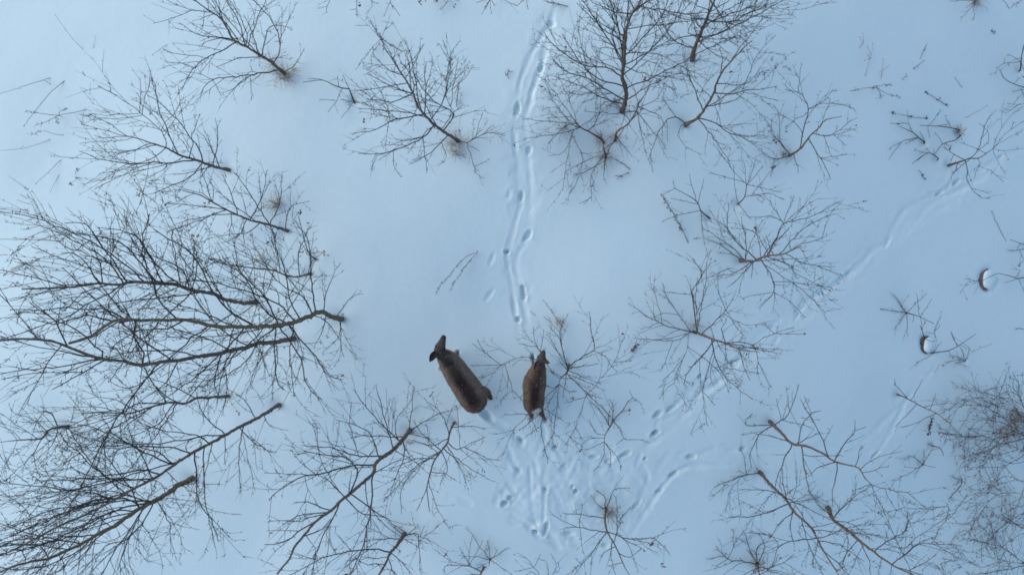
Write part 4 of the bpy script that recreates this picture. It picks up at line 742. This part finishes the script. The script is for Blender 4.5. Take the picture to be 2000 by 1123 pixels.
# ------------------------------------------------------------------ snow-capped stumps
def build_stump(idx, rec):
    label, px, py, R, h = rec
    rng = random.Random(900 + idx)
    b = PG(px, py); b.z -= .12
    root = empty('tree_stump', b); tag(root, label, 'stump', 'snow-capped stumps')
    n = 28; rows = 9; v = []; f = []; u = Vector((px - 1000, -(py - 561.5), 0)).normalized()
    for i in range(rows):
        t = i / (rows - 1); z = (h - .075) * t
        for j in range(n):
            a = 2 * math.pi * j / n
            r = R * (1.38 - .36 * t) * (1 + (.10 if idx == 0 else .04) * math.sin(a * 5 + 2 * idx)) * (1 + .07 * math.sin(a * 3 + idx) + .05 * math.sin(a * 7 + i * .4) + .035 * rng.gauss(0, 1))
            v.append((math.cos(a) * r, math.sin(a) * r, z * (1 - .85 * max(0, min(1, math.cos(a) * u.x + math.sin(a) * u.y + .25))) + (.012 * rng.gauss(0, 1) if i == rows - 1 else 0)))
    for i in range(rows - 1):
        for j in range(n): f.append((i * n + j, i * n + (j + 1) % n, (i + 1) * n + (j + 1) % n, (i + 1) * n + j))
    f.append(tuple((rows - 1) * n + j for j in range(n)))
    me = bpy.data.meshes.new('bark'); me.from_pydata(v, [], f); me.polygons.foreach_set('use_smooth', [True] * len(f))
    link('bark', me, M_STUMP, root)
    # cap: a pillow of snow set a little outward, sagging over one side
    u = Vector((px - 1000, -(py - 561.5), 0)).normalized(); off = u * R * .36
    v = []; f = []; rows = 11
    for i in range(rows):
        t = i / (rows - 1); ph = t * math.pi * .5
        for j in range(n):
            a = 2 * math.pi * j / n; d = Vector((math.cos(a), math.sin(a), 0)); o_ = d.dot(u)
            spread = 1 + .75 * max(0, o_) * (1 - t) ** 2          # runs out into the drift on the far side
            r = R * 1.06 * math.cos(ph) ** .6 * spread * (1 + .05 * math.sin(3 * a + 1 + idx) + .035 * math.sin(5 * a + 2) + .02 * rng.gauss(0, 1) * (1 - t))
            zb = h - .075 - (h - .06) * max(0, min(1, o_ + .35)) * (1 - t) ** 1.3
            X_, Y_ = off.x + d.x * r, off.y + d.y * r
            v.append((X_, Y_, zb + .05 * math.sin(ph) + .9 * (gz(b.x + X_, b.y + Y_) - gz(b.x, b.y))))
    for i in range(rows - 1):
        for j in range(n): f.append((i * n + j, i * n + (j + 1) % n, (i + 1) * n + (j + 1) % n, (i + 1) * n + j))
    f.append(tuple(range(n))[::-1])
    me = bpy.data.meshes.new('snow_cap'); me.from_pydata(v, [], f); me.polygons.foreach_set('use_smooth', [True] * len(f))
    link('snow_cap', me, M_SNOW, root)
    mb = MB((0, 0, 0))
    for _ in range(150 if idx == 0 else 70):
        a = rng.uniform(0, 6.283); z = rng.uniform(.02, h - .05); r = R * (1.28 - .3 * z / h)
        z *= 1 - .85 * max(0, min(1, math.cos(a) * u.x + math.sin(a) * u.y + .25))
        p = Vector((math.cos(a) * r, math.sin(a) * r, z)); d = Vector((math.cos(a), math.sin(a), rng.gauss(-.3, .5)))
        mb.tube([p, p + d * .015 + Vector((0, 0, -.01)), p + d * rng.uniform(.03, .085) + Vector((0, 0, -rng.uniform(.0, .04)))], [.004, .003, .0014], 3)
    w_ = mb.build('bark_fibres', M_GRASS2, root); w_['kind'] = 'stuff'
for i, rec in enumerate(STUMPS): build_stump(i, rec)

# ------------------------------------------------------------------ the two deer
def loft(v, f, secs, n=22):
    """secs: (Vector centre, half width, half height); rings joined, ends closed"""
    k = len(secs); base = len(v)
    for i, (c, hw, hh) in enumerate(secs):
        t = (secs[min(i + 1, k - 1)][0] - secs[max(i - 1, 0)][0]).normalized()
        s = t.cross(Vector((0, 0, 1)))
        s = s.normalized() if s.length > .15 else Vector((1, 0, 0))
        u = s.cross(t).normalized()
        for j in range(n):
            a = 2 * math.pi * j / n
            v.append(tuple(c + s * math.cos(a) * hw + u * math.sin(a) * hh))
    for i in range(k - 1):
        for j in range(n):
            f.append((base + i * n + j, base + i * n + (j + 1) % n, base + (i + 1) * n + (j + 1) % n, base + (i + 1) * n + j))
    f.append(tuple(base + j for j in range(n))[::-1]); f.append(tuple(base + (k - 1) * n + j for j in range(n)))

def secs_px(rows, o): return [(P(r[0], r[1], r[2]) - o, r[3], r[4]) for r in rows]
def resample(secs, m):
    pts = [s[0] for s in secs]
    sp, _ = smooth_path(pts, [0] * len(pts), 1e9)
    out = []
    Q = [pts[0] * 2 - pts[1]] + pts + [pts[-1] * 2 - pts[-2]]
    for i in range(1, len(Q) - 2):
        a, b, c, d = Q[i - 1:i + 3]
        for j in range(m):
            t = j / m; t2 = t * t; t3 = t2 * t
            p = (b * 2 + (c - a) * t + (a * 2 - b * 5 + c * 4 - d) * t2 + (b * 3 - a - c * 3 + d) * t3) * .5
            s = t * t * (3 - 2 * t)
            out.append((p, (secs[i - 1][1] + (secs[i][1] - secs[i - 1][1]) * s), secs[i - 1][2] + (secs[i][2] - secs[i - 1][2]) * s))
    out.append(secs[-1]); return out

def build_deer(label, centre, torso, head, legs, ears, pal, seed, patch, vox=.010):
    rng = random.Random(seed); nrg = np.random.default_rng(seed)
    o = PG(*centre); o.z = gz(o.x, o.y)
    root = empty('deer', o); tag(root, label, 'deer', 'deer walking through the snow')
    T = [(c_, w_ * 1.13, h_ * 1.04) for c_, w_, h_ in secs_px(torso, o)]; Hd = secs_px(head, o)
    v, f = [], []
    loft(v, f, resample(T, 3)); loft(v, f, resample(Hd, 3), 18)
    hoof_at = []
    for lg in legs:
        S = secs_px([(a, b, z, r, r * rr) for (a, b, z, r, rr) in lg], o)
        loft(v, f, resample(S, 3), 12); hoof_at.append((S[-1][0], (S[-1][0] - S[-2][0])))
    me = bpy.data.meshes.new('body_raw'); me.from_pydata(v, [], f)
    tmp = bpy.data.objects.new('body_raw', me); COL.objects.link(tmp)
    md = tmp.modifiers.new('r', 'REMESH'); md.mode = 'VOXEL'; md.voxel_size = vox; md.use_smooth_shade = True
    ms = tmp.modifiers.new('s', 'SMOOTH'); ms.factor = .5; ms.iterations = 5
    bpy.context.view_layer.update()
    dg = bpy.context.evaluated_depsgraph_get()
    body = bpy.data.meshes.new_from_object(tmp.evaluated_get(dg)); body.name = 'body'
    bpy.data.objects.remove(tmp); bpy.data.meshes.remove(me)
    nv = len(body.vertices); co = np.empty(nv * 3, np.float32); body.vertices.foreach_get('co', co); co = co.reshape(-1, 3)
    no = np.empty(nv * 3, np.float32); body.vertices.foreach_get('normal', no); no = no.reshape(-1, 3)
    # coat: dark saddle along the back, paler flanks, rufous rump, dark muzzle, white rump patch
    sp = resample(T, 4); A = np.array([tuple(s[0]) for s in sp]); W = np.array([s[1] for s in sp])
    d2 = ((co[:, None, :2] - A[None, :, :2]) ** 2).sum(-1); k = d2.argmin(1); par = k / (len(A) - 1)
    lat = np.sqrt(d2.min(1)) / np.maximum(W[k], .04)
    hp = np.array([tuple(s[0]) for s in Hd]); dh = np.sqrt(((co[:, None] - hp[None]) ** 2).sum(-1)); hk = dh.argmin(1); hd_ = dh.min(1)
    is_head = hd_ < .085
    nzz = value_noise(co[:, 0] * 30, co[:, 1] * 30 + co[:, 2] * 17, 3) * .6 + value_noise(co[:, 0] * 80, co[:, 1] * 80 + co[:, 2] * 40, 4) * .4
    C = {k_: np.array(c_) for k_, c_ in pal.items()}
    sm = lambda x, a, b: np.clip((x - a) / (b - a), 0, 1) ** 2 * (3 - 2 * np.clip((x - a) / (b - a), 0, 1))
    top = sm(no[:, 2], .0, .6)
    saddle = (1 - sm(lat + .07 * nzz, .18, .74)) * top
    env = sm(par, .08, .24) * (1 - .30 * sm(par, .45, .66)) * (1 - .45 * sm(par, .78, .88))
    col = C['flank'][None] * np.ones((nv, 1))
    rump = (1 - sm(par, .10, .30))[:, None]; col = col * (1 - rump) + C['rump'] * rump
    nk = sm(par, .72, .86)[:, None]; col = col * (1 - nk) + C['neck'] * nk
    a_ = (saddle * env)[:, None]; col = col * (1 - a_) + C['saddle'] * a_
    low = (1 - sm(co[:, 2], .16, .34))[:, None]; col = col * (1 - low) + C['leg'] * low
    hcol = [C['brow']] * 3 + [C['face']] * 2 + [C['muzzle']] * 3
    hc = np.array([hcol[min(i, len(hcol) - 1)] for i in range(len(hp))])
    ih = is_head & (par > .8); col[ih] = hc[hk[ih]]
    pc = np.array(tuple(P(*patch[:3]) - o)); wp = (1 - sm(np.sqrt(((co - pc) ** 2).sum(-1)) + .012 * nzz, patch[3] * .6, patch[3]))[:, None]
    col = col * (1 - wp) + C['white'] * wp
    col *= (1 + .16 * nzz)[:, None]
    ca = body.color_attributes.new('coat', 'FLOAT_COLOR', 'POINT')
    ca.data.foreach_set('color', np.concatenate([col, np.ones((nv, 1))], 1).astype(np.float32).ravel())
    body.materials.clear(); body.polygons.foreach_set('use_smooth', [True] * len(body.polygons))
    bo = link('body', body, M_COAT, root)
    # winter coat: short hairs combed backwards
    fw = A[-1] - A[0]; fw = fw / np.linalg.norm(fw)
    ok = np.where((co[:, 2] > .2))[0]; pick = nrg.choice(ok, 15000)
    p = co[pick] + nrg.normal(0, .004, (15000, 3)); nn = no[pick]
    dr = -fw[None] * .9 + nn * .42 + nrg.normal(0, .28, (15000, 3)); dr -= nn * np.minimum(0, (dr * nn).sum(1))[:, None]
    dr /= np.linalg.norm(dr, axis=1)[:, None]
    ln = nrg.uniform(.010, .024, 15000)[:, None]; ln[is_head[pick]] *= .4
    sd_ = np.cross(dr, nn); sd_ /= np.linalg.norm(sd_, axis=1)[:, None] + 1e-9
    wd = .0016
    q = p - nn * .003
    V = np.stack([q - sd_ * wd, q + sd_ * wd, q + dr * ln + nn * .003], 1).reshape(-1, 3)
    fm = bpy.data.meshes.new('fur'); fm.vertices.add(45000); fm.vertices.foreach_set('co', V.astype(np.float32).ravel())
    fm.loops.add(45000); fm.loops.foreach_set('vertex_index', np.arange(45000, dtype=np.int32))
    fm.polygons.add(15000); fm.polygons.foreach_set('loop_start', np.arange(0, 45000, 3, dtype=np.int32)); fm.update(calc_edges=True)
    fc = np.repeat(col[pick] * nrg.uniform(.75, 1.3, (15000, 1)), 3, 0)
    fa = fm.color_attributes.new('coat', 'FLOAT_COLOR', 'POINT'); fa.data.foreach_set('color', np.concatenate([fc, np.ones((45000, 1))], 1).astype(np.float32).ravel())
    fo = link('fur', fm, M_FUR, bo); fo['kind'] = 'stuff'
    # ears: cupped leaves, dark rim and back
    for (bx, by, bz, tx, ty, tz, wd_, roll) in ears:
        b = P(bx, by, bz) - o; t = P(tx, ty, tz) - o; ax = t - b; L = ax.length; ax.normalize()
        s = ax.cross(Vector((0, 0, 1))).normalized(); s = Matrix.Rotation(roll, 3, ax) @ s; nrm = s.cross(ax)
        ev, ef, ec = [], [], []; nu, nw = 13, 9
        for side in (0, 1):
            for i in range(nu):
                u = i / (nu - 1); wid = wd_ * (math.sin(math.pi * min(1, u * .93 + .07) ** .85) ** .75 + .02) * .5 + .004 * (1 - u)
                for j in range(nw):
                    x = j / (nw - 1) * 2 - 1
                    cup = (x * x) * wid * .75 - .0
                    pt = b + ax * (L * u) + s * (x * wid) + nrm * (cup + (.006 if side else 0) * (1 - x * x))
                    ev.append(tuple(pt)); e = max(abs(x), sm(np.array(u), .72, 1.))
                    rim = float(sm(np.array(e), .62, .95))
                    cc = C['ear_in'] * (1 - rim) + C['ear_rim'] * rim
                    ec.append((*cc, 1))
        for side in (0, 1):
            off = side * nu * nw
            for i in range(nu - 1):
                for j in range(nw - 1):
                    q4 = (off + i * nw + j, off + i * nw + j + 1, off + (i + 1) * nw + j + 1, off + (i + 1) * nw + j)
                    ef.append(q4 if side else q4[::-1])
        em = bpy.data.meshes.new('ear'); em.from_pydata(ev, [], ef); em.polygons.foreach_set('use_smooth', [True] * len(ef))
        ea = em.color_attributes.new('coat', 'FLOAT_COLOR', 'POINT'); ea.data.foreach_set('color', np.array(ec, np.float32).ravel())
        link('ear', em, M_EAR, root)
    # nose, eyes, hooves, snow flecks
    def ball(name, c, r, m, sc_=(1, 1, 1), axis=None):
        import bmesh
        bm = bmesh.new(); bmesh.ops.create_uvsphere(bm, u_segments=14, v_segments=9, radius=1)
        mm = bpy.data.meshes.new(name)
        R = axis.to_track_quat('Y', 'Z').to_matrix() if axis is not None else Matrix.Identity(3)
        for q_ in bm.verts: q_.co = c + R @ Vector((q_.co.x * r * sc_[0], q_.co.y * r * sc_[1], q_.co.z * r * sc_[2]))
        bm.to_mesh(mm); bm.free(); mm.polygons.foreach_set('use_smooth', [True] * len(mm.polygons))
        return link(name, mm, m, root)
    hdx = (Hd[-1][0] - Hd[1][0]).normalized(); hs = hdx.cross(Vector((0, 0, 1))).normalized(); hu = hs.cross(hdx)
    nr = Hd[-1][1]
    ball('nose', Hd[-1][0] - hdx * nr * .15, nr * 1.12, M_NOSE, (1.05, .6, .85), hdx)
    c = Hd[3][0].lerp(Hd[2][0], .45); ew = (Hd[3][1] + Hd[2][1]) * .5
    for s_ in (-1, 1): ball('eye', c + hs * s_ * ew * .86 + hu * ew * .42, .0135, M_EYE)
    for (c, ax) in hoof_at:
        for s_ in (-1, 1):
            ball('hoof', c + hs * s_ * .010 + Vector((0, 0, -.012)), .017, M_HOOF, (.65, 1.35, 1.2), Vector((fw[0], fw[1], 0)))
    fl = MB((0, 0, 0)); up = np.where((no[:, 2] > .55) & (co[:, 2] > .45 * co[:, 2].max()))[0]
    for i in nrg.choice(up, 70): fl.bead(Vector(co[i]) + Vector(no[i]) * .010, rng.uniform(.0014, .0034), rng, 1)
    s_ = fl.build('snow_flecks', M_SNOW, root); s_['kind'] = 'stuff'
    return root

PAL1 = dict(flank=(.195, .143, .108), saddle=(.034, .024, .022), rump=(.165, .090, .072), neck=(.22, .16, .122), leg=(.13, .09, .072), brow=(.080, .062, .056),
            face=(.100, .078, .070), muzzle=(.062, .054, .050), white=(.26, .14, .11), ear_in=(.045, .034, .031), ear_rim=(.014, .011, .011))
PAL2 = dict(flank=(.20, .132, .096), saddle=(.040, .027, .023), rump=(.165, .115, .095), neck=(.205, .135, .10), leg=(.16, .115, .09), brow=(.12, .088, .073),
            face=(.13, .095, .08), muzzle=(.068, .055, .05), white=(.75, .66, .60), ear_in=(.09, .066, .055), ear_rim=(.014, .011, .011))
build_deer('larger brown deer with dark back, head turned up, ears spread wide', (900, 750),
    [(934.5, 804, .50, .03, .04), (933, 800, .50, .085, .10), (930, 792, .50, .135, .155), (925, 779, .50, .166, .18), (917, 765, .495, .168, .188), (907, 750, .48, .162, .197),
     (897, 736, .47, .155, .20), (888, 722, .475, .146, .20), (879, 709, .50, .132, .185), (872, 701, .55, .108, .15), (867, 698, .63, .076, .100), (862, 695, .72, .058, .070), (858, 692, .79, .050, .054)],
    [(856.5, 695, .80, .030, .03), (857.5, 690, .82, .066, .055), (858.5, 684, .815, .074, .062), (861, 675, .795, .064, .054), (863.8, 667, .77, .046, .044), (866, 660, .75, .037, .036), (867, 656.5, .74, .027, .026)],
    [[(884, 712, .50, .07, 1), (888, 706, .38, .052, 1), (891, 699, .22, .026, 1), (893, 692, .08, .018, 1), (893, 690, -.10, .015, 1)],
     [(870, 717, .50, .07, 1), (867, 718, .38, .052, 1), (865, 718, .20, .026, 1), (864, 718, .05, .018, 1), (864, 718, -.11, .015, 1)],
     [(920, 780, .46, .10, 1.2), (921, 784, .36, .075, 1), (927, 794, .27, .038, 1), (929, 800, .20, .024, 1), (926, 799, -.11, .015, 1)],
     [(933, 772, .47, .10, 1.2), (942, 764, .40, .075, 1), (950, 765, .34, .052, 1), (955, 771, .28, .036, 1), (959, 778, .22, .026, 1), (957, 777, .08, .016, 1), (956, 776, -.10, .014, 1)]],
    [(852.5, 687, .86, 839, 706.5, .88, .080, .1), (863.5, 688.5, .87, 882, 691.5, .92, .066, -.25)], PAL1, 11, (934, 806, .46, .05))
build_deer('smaller deer with lowered head and white rump patch, under the spreading shrub', (1045, 760),
    [(1041, 806, .42, .03, .035), (1041.5, 803, .42, .072, .085), (1042, 797, .42, .108, .13), (1042.5, 787, .42, .124, .15), (1043, 775, .415, .126, .155), (1043, 765, .41, .126, .16),
     (1043.5, 755, .40, .138, .165), (1045, 744, .40, .136, .165), (1048, 733, .41, .118, .155), (1051, 724, .44, .097, .12), (1053.5, 717, .49, .073, .09), (1055, 712, .54, .057, .065), (1056, 708, .57, .046, .05)],
    [(1054.5, 712, .56, .03, .03), (1055.5, 708, .58, .048, .048), (1056.5, 703, .575, .062, .054), (1058.5, 697, .55, .052, .046), (1060.5, 691, .52, .038, .036), (1061.5, 687.5, .50, .030, .029), (1062, 685.5, .49, .021, .021)],
    [[(1044, 737, .42, .055, 1), (1043, 727, .28, .040, 1), (1041, 712, .13, .020, 1), (1040, 699, .02, .014, 1), (1040, 695, -.09, .012, 1)],
     [(1054, 737, .42, .055, 1), (1055, 731, .30, .042, 1), (1056, 727, .17, .021, 1), (1056, 725, .05, .015, 1), (1056, 724, -.10, .013, 1)],
     [(1037, 788, .40, .08, 1.2), (1036, 797, .32, .058, 1), (1037, 807, .25, .033, 1), (1038.5, 814, .19, .021, 1), (1039, 816, -.10, .013, 1)],
     [(1049, 786, .40, .08, 1.2), (1053, 796, .32, .058, 1), (1058, 807, .25, .034, 1), (1062, 814, .18, .022, 1), (1065, 820, -.09, .013, 1)]],
    [(1052, 706, .63, 1043.5, 723, .67, .060, .15), (1060, 705, .63, 1074, 709.5, .67, .058, -.3)], PAL2, 12, (1048, 802.5, .50, .078), .009)
